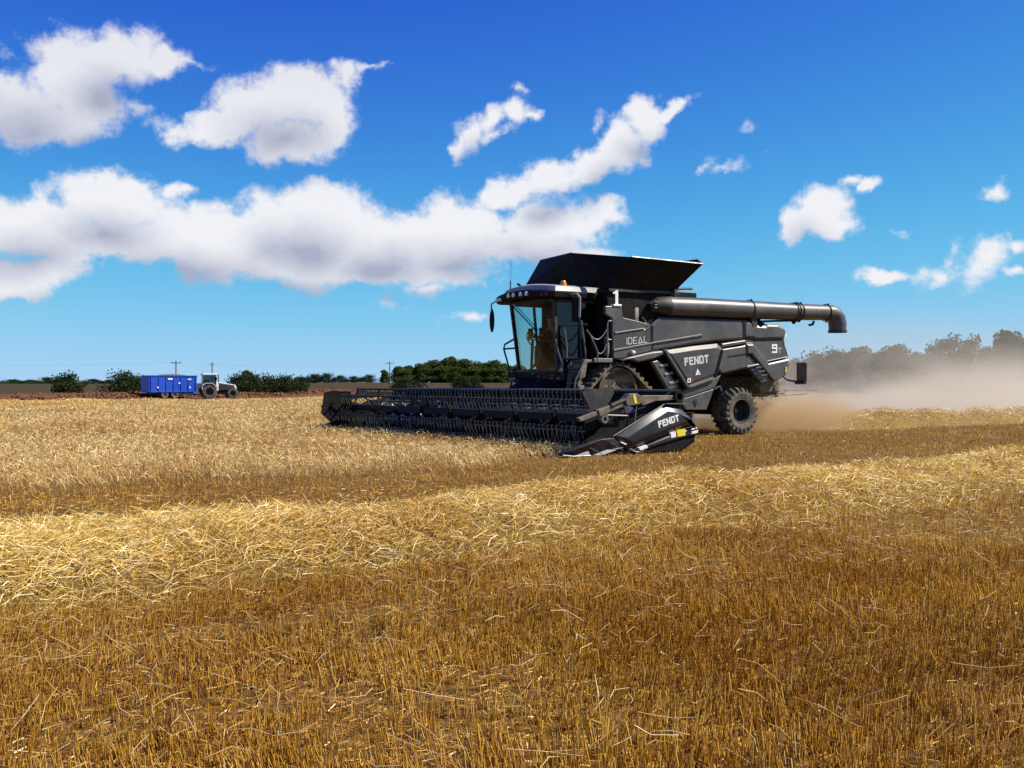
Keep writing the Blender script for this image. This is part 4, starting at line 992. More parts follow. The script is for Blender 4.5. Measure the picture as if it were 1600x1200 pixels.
# ------------------------------------------------------------------ the cutting header
HX = 3.2
hx, hy = xy_of(HX, 0)
HD = empty('grain_header', (hx, hy, 0), math.pi+PHI, 'very wide black cutting header with tined reel mounted in front of the combine', 'header')
def hb(m, name, mt, parent=None, **kw):
    o = m.build(name, M[mt], parent or HD, **kw)
    if parent is None: o.location = (-HX, 0, 0)
    return o
HW = 6.1
m = MB(); m.box(2.16, 2.24, -HW, HW, .18, 1.14); hb(m, 'back_wall', 'black', smooth=0)
m = MB(); m.box(2.10, 2.34, -HW, HW, 1.142, 1.28); hb(m, 'top_beam', 'black', bevel=.03)
m = MB(); m.tube([(2.36,-HW,1.25),(2.36,HW,1.25)], .03, 8); hb(m, 'top_pipe', 'grey_steel')
m = MB(); m.hull8([(2.24,-HW,.14),(2.24,HW,.14),(2.24,HW,.20),(2.24,-HW,.20)], [(4.2,-HW,.05),(4.2,HW,.05),(4.2,HW,.09),(4.2,-HW,.09)]); hb(m, 'table', 'black', smooth=0)
kb = MB(); kb.box(4.18, 4.26, -HW, HW, .06, .11)
for k in range(160):
    v = -HW+.04+k*(2*HW-.08)/159; kb.prism_z([(4.26,v-.012),(4.26,v+.012),(4.38,v+.003),(4.38,v-.003)], .07, .1)
hb(kb, 'knife_bar', 'dusty', smooth=0)
# intake auger with bright flighting
m = MB(); m.tube([(2.85,-5.95,.60),(2.85,5.95,.60)], .2, 24); AU = hb(m, 'intake_auger', 'black')
def flight(v0, v1, hand):
    n = int(abs(v1-v0)/.62*18); vs = []; fs = []
    for i in range(n+1):
        t = i/n; v = v0+(v1-v0)*t; q = hand*2*math.pi*(v-v0)/.62
        for r in (.19, .335): vs += [(2.85+r*math.cos(q), v-.006, .60+r*math.sin(q)), (2.85+r*math.cos(q), v+.006, .60+r*math.sin(q))]
    for i in range(n):
        a, b = 4*i, 4*i+4
        fs += [(a, b, b+2, a+2), (a+1, a+3, b+3, b+1), (a+2, b+2, b+3, a+3), (a, a+1, b+1, b)]
    m = MB(); m.add(vs, fs); m.build('auger_flight', M['bright'], AU, smooth=60)
flight(.75, 5.9, 1); flight(-.75, -5.9, -1)
# reel
RU, RW, RR = 3.95, .72, .53
m = MB(); m.tube([(RU,-5.9,RW),(RU,5.9,RW)], .085, 14); REEL = hb(m, 'reel', 'black')
NS = 9; sp_v = [-5.85+k*(11.7/(NS-1)) for k in range(NS)]
angs = [math.radians(100+60*k) for k in range(6)]
for v in sp_v:
    m = MB()
    for q in angs:
        m.bar((RU,v,RW), (RU+RR*math.cos(q), v, RW+RR*math.sin(q)), .05, .02, up=(0,1,0))
    m.disc((RU,v,RW), .15, -.012, .012, 20); m.build('reel_spider', M['black'], REEL, smooth=0)
for k in range(NS-1):        # guard troughs that hang between the spiders
    a, b = sp_v[k]+.05, sp_v[k+1]-.05
    m = MB(); m.hull8([(RU+.12,a,RW+.07),(RU+.12,b-.04,RW+.07),(RU-.08,b-.04,RW+.08),(RU-.08,a,RW+.08)], [(RU+.16,a+.14,RW-.09),(RU+.16,b+.02,RW-.09),(RU-.08,b+.02,RW-.09),(RU-.08,a+.14,RW-.09)]); m.build('reel_guard', M['black'], REEL, smooth=0, bevel=.012)
for q in angs:
    c = (RU+RR*math.cos(q), RW+RR*math.sin(q))
    m = MB(); m.tube([(c[0],-5.9,c[1]),(c[0],5.9,c[1])], .026, 8); bat = m.build('reel_bat', M['black'], REEL)
    tn = MB(); n = 74
    for k in range(n):
        v = -5.85+11.7*k/(n-1)+random.uniform(-.022, .022); dx = random.uniform(-.03, .03)
        tn.tube([(c[0]+.02, v, c[1]+.02), (c[0]+.035, v, c[1]-.06), (c[0]+.01+dx, v+dx, c[1]-.16), (c[0]-.03+dx, v+dx, c[1]-.25)], [.017,.012,.010,.007], 4)
        tn.box(c[0]-.028, c[0]+.028, v-.018, v+.018, c[1]-.028, c[1]+.030)
    tn.build('reel_tines', M['tine'], bat, smooth=0)['kind'] = 'stuff'
# ends: side walls, reel arms, crop dividers
def mir(poly): return poly
for s in (1, -1):
    m = MB(); m.prism([(2.16,.14),(4.25,.05),(4.6,.30),(4.1,.62),(3.0,.95),(2.4,1.26),(2.16,1.28)], s*6.1 if s > 0 else -6.16, s*6.16 if s > 0 else -6.1); hb(m, 'side_wall', 'black', smooth=0, bevel=.01)
    v0, v1 = (6.17, 6.30) if s > 0 else (-6.30, -6.17)
    mm = 'dusty' if s > 0 else 'black'
    # reel arm
    m = MB(); m.prism([(3.38, 1.05), (3.30, 1.17), (2.42, 1.16), (2.42, 1.07), (2.97, 1.05), (3.28, 0.96)], v0, v1); ARM = hb(m, 'reel_arm', mm, smooth=0, bevel=.012)
    m = MB(); m.prism([(3.76, 1.09), (3.64, 1.20), (3.46, 1.21), (3.33, 1.14), (3.38, 0.99), (3.70, 0.96)], v0-.02, v1+.03); m.build('arm_bracket', M[mm], ARM, smooth=0, bevel=.012)
    m = MB(); m.prism([(4.39, 0.89), (3.80, 1.06), (3.75, 0.97), (4.35, 0.76)], v0+.01, v1-.005); m.build('arm_beam', M[mm], ARM, smooth=0, bevel=.012)
    m = MB(); m.prism([(4.85, 0.75), (4.42, 0.87), (4.39, 0.79), (4.79, 0.68)], v0+.025, v1-.02); m.build('arm_slide', M[mm], ARM, smooth=0, bevel=.01)
    m = MB(); q = [(4.07, 0.97), (3.75, 1.08)]; m.tube([(q[0][0],s*6.28,q[0][1]),(q[1][0],s*6.28,q[1][1])], .045, 10); m.build('arm_cylinder', M['dark'], ARM)
    q = [(2.36, 1.14)][0]; m = MB(); m.lathe([(.07,-.1),(.12,-.1),(.12,.1),(.07,.1)], (q[0], s*6.24, q[1]), 24, 'v'); m.build('arm_pivot', M['black'], ARM)
    if s > 0:
        m = MB(); m.prism([(3.57, 1.18), (3.51, 1.19), (3.46, 1.01), (3.53, 1.01)], v1+.034, v1+.037); m.build('sticker', M['yellow'], ARM, smooth=0)
        m = MB(); q = [(4.16, 0.79), (3.92, 0.78), (3.64, 0.77), (3.75, 0.92)]; m.tube([(u, 6.26, w) for u, w in q], .022, 8); m.build('link_rod', M['rail'], ARM)
        q = [(4.22, 0.72)][0]; m = MB(); m.lathe([(.04,-.05),(.085,-.05),(.085,.05),(.04,.05)], (q[0], 6.24, q[1]), 16, 'v'); m.build('reel_drive', M['grey_steel'], ARM)
        q = [(3.41, 0.96), (3.46, 0.64)]; m = MB(); m.tube([(u, 6.25, w) for u, w in q], .012, 6); m.build('link_rod', M['dusty'], ARM)
    # divider: nose, shield, lower shield
    va, vb = (6.165, 6.30) if s > 0 else (-6.30, -6.165)
    fl = s
    def shell(pts_, d0, d1, ins, rise):
        q = MB()
        if s > 0: q.chamfer(pts_, 6.165+d0, 6.25+d1, ins, rise)
        else: q.chamfer(pts_, -6.165-d0, -6.25-d1, ins, -rise)
        return q
    m = shell([(4.08, 0.36), (3.36, 0.13), (1.87, 0.45), (1.84, 0.38), (1.87, 0.21), (2.08, 0.10), (2.26, 0.02), (2.67, -0.00), (3.36, -0.02), (4.32, -0.03), (4.62, -0.02), (4.47, 0.29)], .0, .0, .05, .03); DV = hb(m, 'crop_divider', 'black', smooth=0, bevel=.01)
    m = shell([(3.97, 0.39), (2.72, 0.99), (2.31, 0.92), (1.89, 0.61), (1.85, 0.55), (2.36, 0.46), (3.61, 0.10), (3.81, 0.20)], .03, .03, .14, .10); SH = m.build('divider_shield', M['header_paint'], DV, smooth=60, bevel=.045, seg=4)
    m = shell([(3.59, 0.08), (2.36, 0.44), (1.85, 0.53), (1.83, 0.38), (2.70, 0.21), (3.30, 0.09)], .02, .05, .03, .03); SL = m.build('lower_shield', M['header_paint'], DV, smooth=0, bevel=.01)
    m = MB(); m.prism([(2.72, 1.01), (2.15, 1.00), (2.15, 0.98), (2.72, 0.99)], v0, v1+.06); m.build('shield_cap', M['rail'], DV, smooth=0)
    # pointed nose
    q = [(5.23, 0.06), (5.13, 0.12), (4.32, 0.34), (4.03, 0.35), (3.77, 0.16), (4.47, -0.02)]
    m = MB(); c_ = [(u, s*6.12, w) for u, w in q]; d_ = [(u, s*(6.14 if i in (0,) else 6.32), w) for i, (u, w) in enumerate(q)]
    m.add(c_+d_, [tuple(range(6)), tuple(range(11,5,-1))]+[(i, i+6, (i+1) % 6+6, (i+1) % 6) for i in range(6)]); m.build('divider_nose', M['header_paint'], DV, smooth=0, bevel=.01)
    q = [(5.22, 0.06), (4.98, 0.02), (4.56, -0.02)]; m = MB(); m.tube([(u, s*6.28, max(w,.03)) for u, w in q], .015, 6); m.build('skid', M['grey_steel'], DV)
    q = [(4.03, 0.38), (2.72, 0.99)]; m = MB(); m.tube([(u, s*6.30, w+.005) for u, w in q], .009, 6); m.build('shield_edge', M['grey_steel'], DV)
    if s > 0:
        lettering('FENDT', 'letter', (2.95, .52), (-.955,.235), (.25,.97), 6.384, .135, .74, .24, .09, M['white'], SH)
        for pl, mt in (([(2.43, 0.46), (2.21, 0.49), (2.20, 0.35), (2.41, 0.33)], 'yellow'), ([(2.60, 0.41), (2.47, 0.44), (2.45, 0.33), (2.58, 0.31)], 'white'), ([(2.05, 0.42), (1.86, 0.46), (1.86, 0.40), (2.04, 0.37)], 'white')):
            m = MB(); m.prism(pl, 6.25, 6.337); m.build('sticker', M[mt], SL, smooth=0)
        for pl in ([(3.42, 0.14), (3.22, 0.19), (3.20, 0.14), (3.40, 0.09)], [(3.87, 0.28), (3.73, 0.23), (3.75, 0.21), (3.88, 0.26)]):
            m = MB(); m.prism(pl, 6.25, 6.345); m.build('sticker', M['white'], DV, smooth=0)
        q = [(4.13, 0.27), (3.81, 0.11)]; m = MB(); m.tube([(u, 6.33, w) for u, w in q], .008, 5); q = [(4.62, 0.18), (4.16, -0.02)]; m.tube([(u, 6.33, w) for u, w in q], .008, 5); m.build('guide_wire', M['dark'], DV)
        q = [(3.65, 0.13), (3.53, 0.07), (3.43, 0.06)]; m = MB(); m.tube([(u, 6.34, w) for u, w in q], .016, 6); m.build('shield_edge', M['rail'], DV)
# end plate of the reel by the near arm, hoses along the beam
m = MB(); m.prism([(4.49, 0.75), (4.08, 0.89), (3.97, 0.74), (4.03, 0.54), (4.24, 0.28), (4.39, 0.28), (4.50, 0.56)], 5.98, 6.02); hb(m, 'reel_end_plate', 'black', smooth=0)
m = MB(); m.prism([(4.59, 1.24), (3.84, 1.34), (3.81, 1.21), (4.03, 0.89), (4.39, 0.90)], 6.0, 6.05); hb(m, 'reel_end_plate', 'dark', smooth=0)
m = MB(); m.prism([(4.81, 1.15), (4.55, 1.19), (3.99, 1.17), (3.91, 0.64), (4.15, 0.11), (4.43, 0.12), (4.91, 0.54)], -6.08, -6.03); hb(m, 'reel_end_plate', 'black', smooth=0)
for v in (-.2, .1, .45, .9): 
    m = MB(); m.tube([(2.2,v,1.25),(2.15,v+.02,1.45),(2.0,v+.1,1.55),(1.8,v+.2,1.5),(1.6,v+.25,1.3)], .022, 7); hb(m, 'hydraulic_hose', 'black')
m = MB(); m.tube([(2.3,-5.4,1.28),(2.3,-5.2,1.45),(2.3,-4.9,1.5),(2.3,-4.6,1.38),(2.3,-4.4,1.28)], .016, 7); hb(m, 'hydraulic_hose', 'black')
m = MB(); m.tube([(2.3,-2.9,1.28),(2.3,-2.7,1.42),(2.3,-2.3,1.36),(2.3,-1.9,1.3)], .02, 7); hb(m, 'hydraulic_hose', 'black')
m = MB(); m.box(2.05, 2.4, -6.1, -5.6, 1.28, 1.36); hb(m, 'end_box', 'black', smooth=0, bevel=.02)

# ------------------------------------------------------------------ things beyond the field
def at(px, D, z=None):
    """a point D metres ahead and px milliradian-ish across, standing on the ground"""
    x = (px-800)/1600*D
    return (x, D, float(terrain(x, D)) if z is None else z)
M['blue'] = mat('blue_trailer_paint', (0.012, 0.075, 0.50), 0.35, 0.1, DUST, 0.06, 0.1, .8)
M['tractor_white'] = mat('tractor_white_paint', (0.72, 0.72, 0.71), 0.35, 0, DUST, 0.15, 0.05, 1.5)
M['grain'] = mat('heaped_grain', (0.10, 0.075, 0.04), 0.9, 0, None, 0, 0.2, 20, .5)
M['pole_wood'] = mat('weathered_pole', (0.13, 0.11, 0.09), 0.85, 0, None, 0, 0.2, 3)
M['bark'] = mat('bark', (0.07, 0.055, 0.04), 0.9, 0, None, 0, 0.25, 3)

# the grain trailer
TP = at(228, 143); TR = empty('grain_trailer', (TP[0], TP[1], TP[2]), R(45), 'blue high-sided grain trailer hitched behind the white tractor', 'trailer')
L_, Wd = 7.0, 2.5; z0, z1 = 1.05, 3.18
m = MB(); m.hull8([(0,-1.2,z0),(L_,-1.2,z0),(L_,1.2,z0),(0,1.2,z0)], [(-.05,-1.25,z1),(L_+.05,-1.25,z1),(L_+.05,1.25,z1),(-.05,1.25,z1)]); BD = m.build('trailer_body', M['blue'], TR, smooth=0, bevel=.03)
for k in range(7):
    u = .15+k*(L_-.3)/6
    for s in (-1, 1): m = MB(); m.box(u-.05, u+.05, s*1.20 if s > 0 else -1.33, 1.33 if s > 0 else -1.20, z0, z1-.02); m.build('body_rib', M['blue'], BD, smooth=0)
for s in (-1, 1):
    m = MB(); m.box(-.1, L_+.1, s*1.28-.06, s*1.28+.06, z1-.02, z1+.12); m.build('top_rail', M['blue'], BD, smooth=0)
    m = MB(); m.box(0, L_, s*1.24-.06, s*1.24+.06, z0-.12, z0+.04); m.build('bottom_rail', M['blue'], BD, smooth=0)
m = MB(); m.box(-.16, -.06, -1.26, 1.26, z0-.1, z1+.1); m.build('tailgate', M['blue'], TR, smooth=0, bevel=.02)
m = MB(); m.ball((L_*.55, 0, z1-.05), (2.6, 1.1, .36), 20, 8); m.build('grain_load', M['grain'], TR)
for u, w_, hh in ((2.6,.7,.22), (5.6,.5,.16)):
    m = MB(); m.box(u, u+w_, -1.345, -1.335, z1-.5, z1-.5+hh); m.build('white_plate', M['white'], TR, smooth=0)
for u, zz in ((1.0,1.5), (4.2,2.1), (5.8,1.5)):
    m = MB(); m.box(u, u+.25, -1.33, -1.30, zz, zz+.2); m.build('white_plate', M['white'], TR, smooth=0)
m = MB(); m.box(.3, L_+.2, -.5, .5, .72, .95); m.hull8([(L_,-.4,.75),(L_,.4,.75),(L_,.4,.9),(L_,-.4,.9)], [(L_+1.6,-.08,.55),(L_+1.6,.08,.55),(L_+1.6,.08,.68),(L_+1.6,-.08,.68)]); m.build('chassis', M['blue'], TR, smooth=0)
for u in (2.2, 3.7):
    for s in (-1, 1): tyre_wheel(TR, (u, s*1.02, .58), .58, .42, .30, s, 14, 'rubber', 'grey_steel', 'trailer_wheel', .02)
m = MB(); m.box(1.5, 4.4, -1.28, -1.2, .98, 1.04); m.box(1.5, 4.4, 1.2, 1.28, .98, 1.04); m.build('mudguard', M['grey_steel'], TR, smooth=0)
m = MB(); m.tube([(6.0,-.8,.1),(6.0,-.8,.9)], .07, 8); m.box(5.0,5.4,-1.1,-.7,.5,.9); m.build('stand_leg', M['grey_steel'], TR)

# the tractor
QP = at(325.5, 145); TT = empty('tractor', QP, R(24), 'white and black tractor parked at the headland with the blue trailer behind it', 'tractor', None, 1.12)
for s in (-1, 1):
    tyre_wheel(TT, (0, s*.95, .93), .93, .62, .48, s, 20, 'rubber', 'dark', 'back_wheel')
    tyre_wheel(TT, (2.85, s*.92, .70), .70, .52, .36, s, 18, 'rubber', 'dark', 'front_wheel')
    m = MB()
    pp = [(-.95,1.2),(-.85,1.75),(-.45,2.02),(.3,2.02),(.75,1.7),(.85,1.3)]
    m.prism(pp+[(u*.94, w-.07) for u, w in pp[::-1]], s*1.3-.3*(s > 0)*2+.0 if s > 0 else -1.3, s*1.3 if s > 0 else -.7); m.build('fender', M['tractor_white'], TT, smooth=0)
m = MB(); m.hull8([(1.0,-.42,1.05),(3.4,-.36,.95),(3.4,.36,.95),(1.0,.42,1.05)], [(1.0,-.45,2.05),(3.2,-.36,1.72),(3.2,.36,1.72),(1.0,.45,2.05)]); m.build('hood', M['dark'], TT, smooth=0, bevel=.12)
m = MB(); m.hull8([(1.05,-.40,2.03),(3.22,-.32,1.70),(3.22,.32,1.70),(1.05,.40,2.03)], [(1.1,-.36,2.13),(3.15,-.28,1.80),(3.15,.28,1.80),(1.1,.36,2.13)]); m.hull8([(3.2,-.34,1.25),(3.46,-.30,1.15),(3.46,.30,1.15),(3.2,.34,1.25)], [(3.1,-.34,1.82),(3.30,-.30,1.72),(3.30,.30,1.72),(3.1,.34,1.82)]); m.build('hood_cover', M['tractor_white'], TT, smooth=0, bevel=.05)
m = MB(); m.hull8([(1.3,-.46,1.15),(3.0,-.40,1.1),(3.0,.40,1.1),(1.3,.46,1.15)], [(1.5,-.47,1.75),(2.9,-.41,1.58),(2.9,.41,1.58),(1.5,.47,1.75)]); m.build('engine_grille', M['dark'], TT, smooth=0)
m = MB(); m.box(-.7, 3.3, -.32, .32, .6, 1.15); m.box(3.3,3.75,-.45,.45,.65,1.1); m.build('tractor_chassis', M['black'], TT, smooth=0, bevel=.03)
m = MB(); m.box(.85, 1.15, -.75, -.5, 1.0, 2.1); m.build('step_panel', M['tractor_white'], TT, smooth=0, bevel=.04)
cab_b = [(-.75,-.8),(1.0,-.7),(1.0,.7),(-.75,.8)]; cab_t = [(-.65,-.75),(.85,-.68),(.85,.68),(-.65,.75)]
for (a, b_) in zip(cab_b, cab_t):
    m = MB(); m.bar((a[0],a[1],1.5), (b_[0],b_[1],2.98), .09, .09); m.build('cab_pillar', M['tractor_white'] if a[0] > 0 else M['dark'], TT, smooth=0)
for i in range(4):
    j = (i+1) % 4; q = [Vector((*cab_b[i],1.55)), Vector((*cab_b[j],1.55)), Vector((*cab_t[j],2.96)), Vector((*cab_t[i],2.96))]
    n_ = (q[1]-q[0]).cross(q[3]-q[0]).normalized(); m = MB(); m.hull8(q, [p+n_*.01 for p in q]); m.build('cab_window', M['glass_dark'], TT, smooth=0)
m = MB(); m.box(-.75,1.0,-.78,.78,1.3,1.55); m.box(-.5,.1,-.3,.3,1.5,2.4); m.build('cab_interior', M['seat'], TT, smooth=0)
m = MB(); m.box(-.85, 1.05, -.85, .85, 2.97, 3.2); m.build('tractor_roof', M['tractor_white'], TT, smooth=0, bevel=.09)
m = MB(); m.tube([(1.15,-.55,1.9),(1.15,-.55,3.0),(1.08,-.55,3.1)], .07, 10); m.build('exhaust', M['dark'], TT)
m = MB(); m.tube([(-.75,-.6,3.2),(-.78,-.6,3.5)], .03, 6); m.ball((-.78,-.6,3.52), .06); m.build('beacon', M['orange'], TT)
m = MB(); m.box(.8,.9,-1.25,-.95,2.3,2.75); m.build('mirror', M['black'], TT, smooth=0, bevel=.03)
m = MB(); m.box(3.15,3.42,-.3,.3,1.35,1.6); m.build('headlight', M['lens'], TT, smooth=0, bevel=.04)
m = MB(); m.bar((-.9,0,.6), (-1.5,0,.58), .15, .12); m.box(-1.1,-.7,-.5,.5,.8,1.4); m.build('hitch', M['black'], TT, smooth=0)

# telegraph poles and the wires between them
def pole(px, D, h, yaw, label, arm=True):
    p = at(px, D); o = empty('telegraph_pole', p, yaw, label, 'telegraph pole', 'telegraph poles beyond the field')
    m = MB(); m.tube([(0,0,-.3),(0,0,h)], [.17,.12], 8); m.build('pole', M['pole_wood'], o)
    if arm:
        m = MB(); m.bar((-1.1,0,h-.45), (1.1,0,h-.45), .14, .16); m.build('cross_arm', M['pole_wood'], o, smooth=0)
        for x in (-1.0, 0, 1.0):
            m = MB(); m.lathe([(.001,0),(.05,0),(.08,.1),(.04,.25),(.001,.27)], (x,0,h-.37 if x else h), 8, 'w', False); m.build('insulator', M['rail'], o)
    return Vector(p)+Vector((0,0,h))
a1 = pole(275, 236, 6.6, R(5), 'telegraph pole with a cross arm rising above the blue trailer')
a2 = pole(331.5, 240, 6.3, R(85), 'telegraph pole seen edge-on above the white tractor')
a3 = pole(609, 290, 6.3, R(20), 'thin pale telegraph pole in front of the left end of the wood')
a0 = pole(-260, 225, 6.6, R(5), 'telegraph pole beyond the left edge of the field')
def wire(a, b, label):
    pp = []
    for k in range(13):
        t = k/12; p = a.lerp(b, t); p.z -= .9*4*t*(1-t)+.3; pp.append(p)
    m = MB(); m.tube(pp, .009, 5); o = m.build('power_line', M['black'], None); tag(o, label, 'wire', 'wires between the telegraph poles')
wire(a0, a1, 'thin wire running from the left towards the pole over the trailer')
wire(a1, a2, 'thin wire between the pole over the trailer and the pole over the tractor')
wire(a2, a3, 'thin wire running from the tractor towards the pole by the wood')

# ------------------------------------------------------------------ trees, bushes
def leaf_mat(name, stops):
    m = bpy.data.materials.new(name); m.use_nodes = True
    T = NT(m.node_tree); T.n.clear(); o = T.new('ShaderNodeOutputMaterial'); g = T.new('ShaderNodeNewGeometry')
    c = T.ramp(g.outputs['Random Per Island'], stops)
    d = T.new('ShaderNodeBsdfDiffuse'); t = T.new('ShaderNodeBsdfTranslucent'); mx = T.new('ShaderNodeMixShader'); mx.inputs[0].default_value = .3
    T.l.new(c, d.inputs[0]); T.l.new(c, t.inputs[0]); T.l.new(d.outputs[0], mx.inputs[1]); T.l.new(t.outputs[0], mx.inputs[2]); T.l.new(mx.outputs[0], o.inputs[0])
    return m
M['leaf'] = leaf_mat('tree_leaves', [(0, (.034,.058,.012)), (.6, (.070,.105,.022)), (1, (.13,.165,.045))])
M['bush_leaf'] = leaf_mat('hedge_leaves', [(0, (.020,.032,.010)), (.6, (.038,.055,.018)), (1, (.075,.085,.032))])
def leaves(ctrs, rad, n, size, seed):
    """leaf-sized quads spread through the volume of many clumps; returns verts, faces"""
    r = np.random.default_rng(seed); ctrs = np.asarray(ctrs); k = r.integers(0, len(ctrs), n)
    d = r.normal(size=(n,3)); d /= np.linalg.norm(d, axis=1)[:, None]; d *= (r.random(n)**.45)[:, None]
    p = ctrs[k]+d*np.asarray(rad)[k][:, None]*np.array([1,1,.8])
    a = r.normal(size=(n,3)); a /= np.linalg.norm(a, axis=1)[:, None]; b = np.cross(a, r.normal(size=(n,3))); b /= np.linalg.norm(b, axis=1)[:, None]
    s = size*r.uniform(.55, 1.3, n)[:, None]
    V = np.stack([p-a*s*.5, p+b*s*.32, p+a*s*.5, p-b*s*.32], 1).reshape(-1, 3)
    return V, np.arange(n*4).reshape(-1, 4)
def tree_proto(seed, h, cw, low, nclump, nleaf, size):
    """meshes of one tree kind: trunk with limbs, crown"""
    r = np.random.default_rng(seed); cs = []; rs = []
    for k in range(nclump):
        t = r.random(); z = h*(low+(1-low)*(.10+.82*t)); prof = math.sin(math.pi*min(1, .30+.66*t))**.7
        q = r.uniform(0, 6.283); rr = cw*prof*math.sqrt(r.random())*.78
        cs.append((rr*math.cos(q), rr*math.sin(q), z)); rs.append(cw*r.uniform(.22, .42))
    V, F = leaves(cs, rs, nleaf, size, seed+1)
    m = MB(); m.tube([(0,0,-.4),(.05,0,h*low*.6),(0,.1,h*(low+.25)),(.1,0,h*.75)], [h*.028,h*.022,h*.016,h*.006], 8)
    for c in cs[::3]:
        m.tube([(0,0,h*(low*.5+.08)), (c[0]*.45,c[1]*.45,(c[2]+h*low)*.5), c], [h*.010,h*.007,h*.003], 5)
    return m, V, F
TREES = {}
def tree(kind, px, D, top_y, label, group, wide=1.0, cat='tree', name='tree', z=None):
    p = at(px, D, z); hgt = EYE+(600-top_y)*D/1600-p[2]
    if kind in (0, 1, 2): p = (p[0], p[1], p[2]-.12*hgt); hgt *= 1.12      # undergrowth hides the foot of each trunk
    pr = PROTO[kind]; k = hgt/pr['h']
    if kind not in TREES:
        o = empty(name, p, 0, label, cat, group); pr['m'].build('trunk', M['bark'], o); np_mesh('crown', pr['V'], pr['F'], M[pr['mat']], o); TREES[kind] = o
    else:
        o = copy_tree(TREES[kind]); o.name = name; o.location = p; o['label'] = label; o['group'] = group; o['category'] = cat
    o.scale = (k*wide, k*wide, k); o.rotation_euler = (0, 0, random.uniform(0, 6.28)); return o
PROTO = {}
for i, (h, cw, low, nc, nl, sz) in enumerate([(10, 4.4, .03, 46, 6500, .62), (10, 5.2, .0, 52, 7500, .62), (10, 3.6, .06, 34, 4200, .55), (10, 4.4, .28, 20, 1700, .5)]):
    m, V, F = tree_proto(40+i, h, cw, low, nc, nl, sz); PROTO[i] = dict(h=h, m=m, V=V, F=F, mat='leaf')
for i, (h, cw, nc, nl, sz) in enumerate([(2.4, 2.5, 26, 3400, .24), (2.4, 3.2, 30, 3800, .25)]):
    m, V, F = tree_proto(60+i, h, cw, .0, nc, nl, sz); PROTO['b%d' % i] = dict(h=h, m=m, V=V, F=F, mat='bush_leaf')
gw = 'trees of the wood on the left skyline'
wood = [(601,577,0,.8,'slim tree at the left end of the wood, beside the thin pole'),(622,573,1,.95,'second tree from the left end of the wood'),(641,570,0,1,'broad tree in the left part of the wood'),(657,569,1,1,'round tree left of the highest tree of the wood'),
        (676,564,1,1,'large tree on the left shoulder of the highest tree'),(704,556,0,1.05,'highest tree of the wood on the skyline'),(724,562,1,1,'large tree right of the highest tree of the wood'),(742,562,2,1.2,'airy tree in the right part of the wood'),
        (756,566,0,1,'tree in the right part of the wood with sky gaps below'),(772,564,1,.95,'tree left of the cab, near the right end of the wood'),(790,567,0,1,'tree half hidden by the left edge of the cab'),(812,571,1,1,'tree seen through the cab windscreen')]
for px, ty, kd, wd, lb in wood: tree(kd, px, 345+random.uniform(-12,12), ty, lb, gw, wd*1.25)
for k, (px, ty) in enumerate(((632,578),(668,576),(690,573),(715,574),(738,574),(765,575),(785,577))): tree(1, px, 330, ty, ['first','second','third','fourth','fifth','sixth','seventh'][k]+' low tree from the left along the front of the wood', gw, 1.7)
gl = 'low trees far off on the left skyline'
for px, ty, wd, lb in ((492,586,2.3,'low dark clump of trees left of the wood'),(512,585,2.2,'second low clump of trees left of the wood'),(532,588,2.6,'flat row of trees between the low clumps and the wood'),(552,589,2.6,'flat distant trees left of the pale pole'),(578,587,2.4,'distant trees just left of the wood'),(470,590,3,'distant trees behind the right end of the hedge'),(440,592,3.4,'distant trees behind the middle of the hedge')):
    tree('b1', px, 420, ty, lb, gl, wd*.55)
tree(0, 387, 255, 577.5, 'lone dark tree rising behind the hedge right of the tractor', None or 'lone trees', 1.0)
for px, ty, wd, lb in ((72,590.5,2.6,'small dark far tree left of the round bush'),(20,593.5,4.5,'very low far trees at the left edge'),(48,594,4.5,'very low far trees left of the small dark tree'),(95,594,4.5,'very low far trees behind the round bush'),(145,593,3.6,'low far trees between the two bushes'),(172,594,3.6,'low far trees behind the second bush')):
    tree('b1', px, 620, ty, lb, gl, wd*.75)
gb = 'bushes along the far edge of the field'
for px, D, ty, wd, kd, lb in ((104,165,587,1.05,'b0','round dark bush left of the blue trailer, nearest the left edge'),(190,168,585.5,.95,'b1','upright dark bush just left of the blue trailer'),(212,172,590,.7,'b0','low bush hidden behind the rear of the trailer'),
     (372,168,588,.8,'b0','bush of the hedge touching the front of the tractor'),(396,170,589,.95,'b1','hedge bush right of the tractor'),(422,171,590,.95,'b0','hedge bush in the middle of the hedge'),(446,172,590.5,.9,'b1','hedge bush near the right end of the hedge'),(468,174,592,.8,'b0','hedge bush at the right end of the hedge'),
     (631,190,592,1.1,'b1','low bush above the left part of the header'),(648,192,596,1.2,'b0','flat scrub right of the low bush above the header'),(722,190,590,.9,'b0','low bush above the middle of the header'),(742,192,592,.8,'b1','scrub right of the bush above the header')):
    tree(kd, px, D, ty, lb, gb, wd, 'bush', 'bush')
gr = 'trees behind the dust on the right'
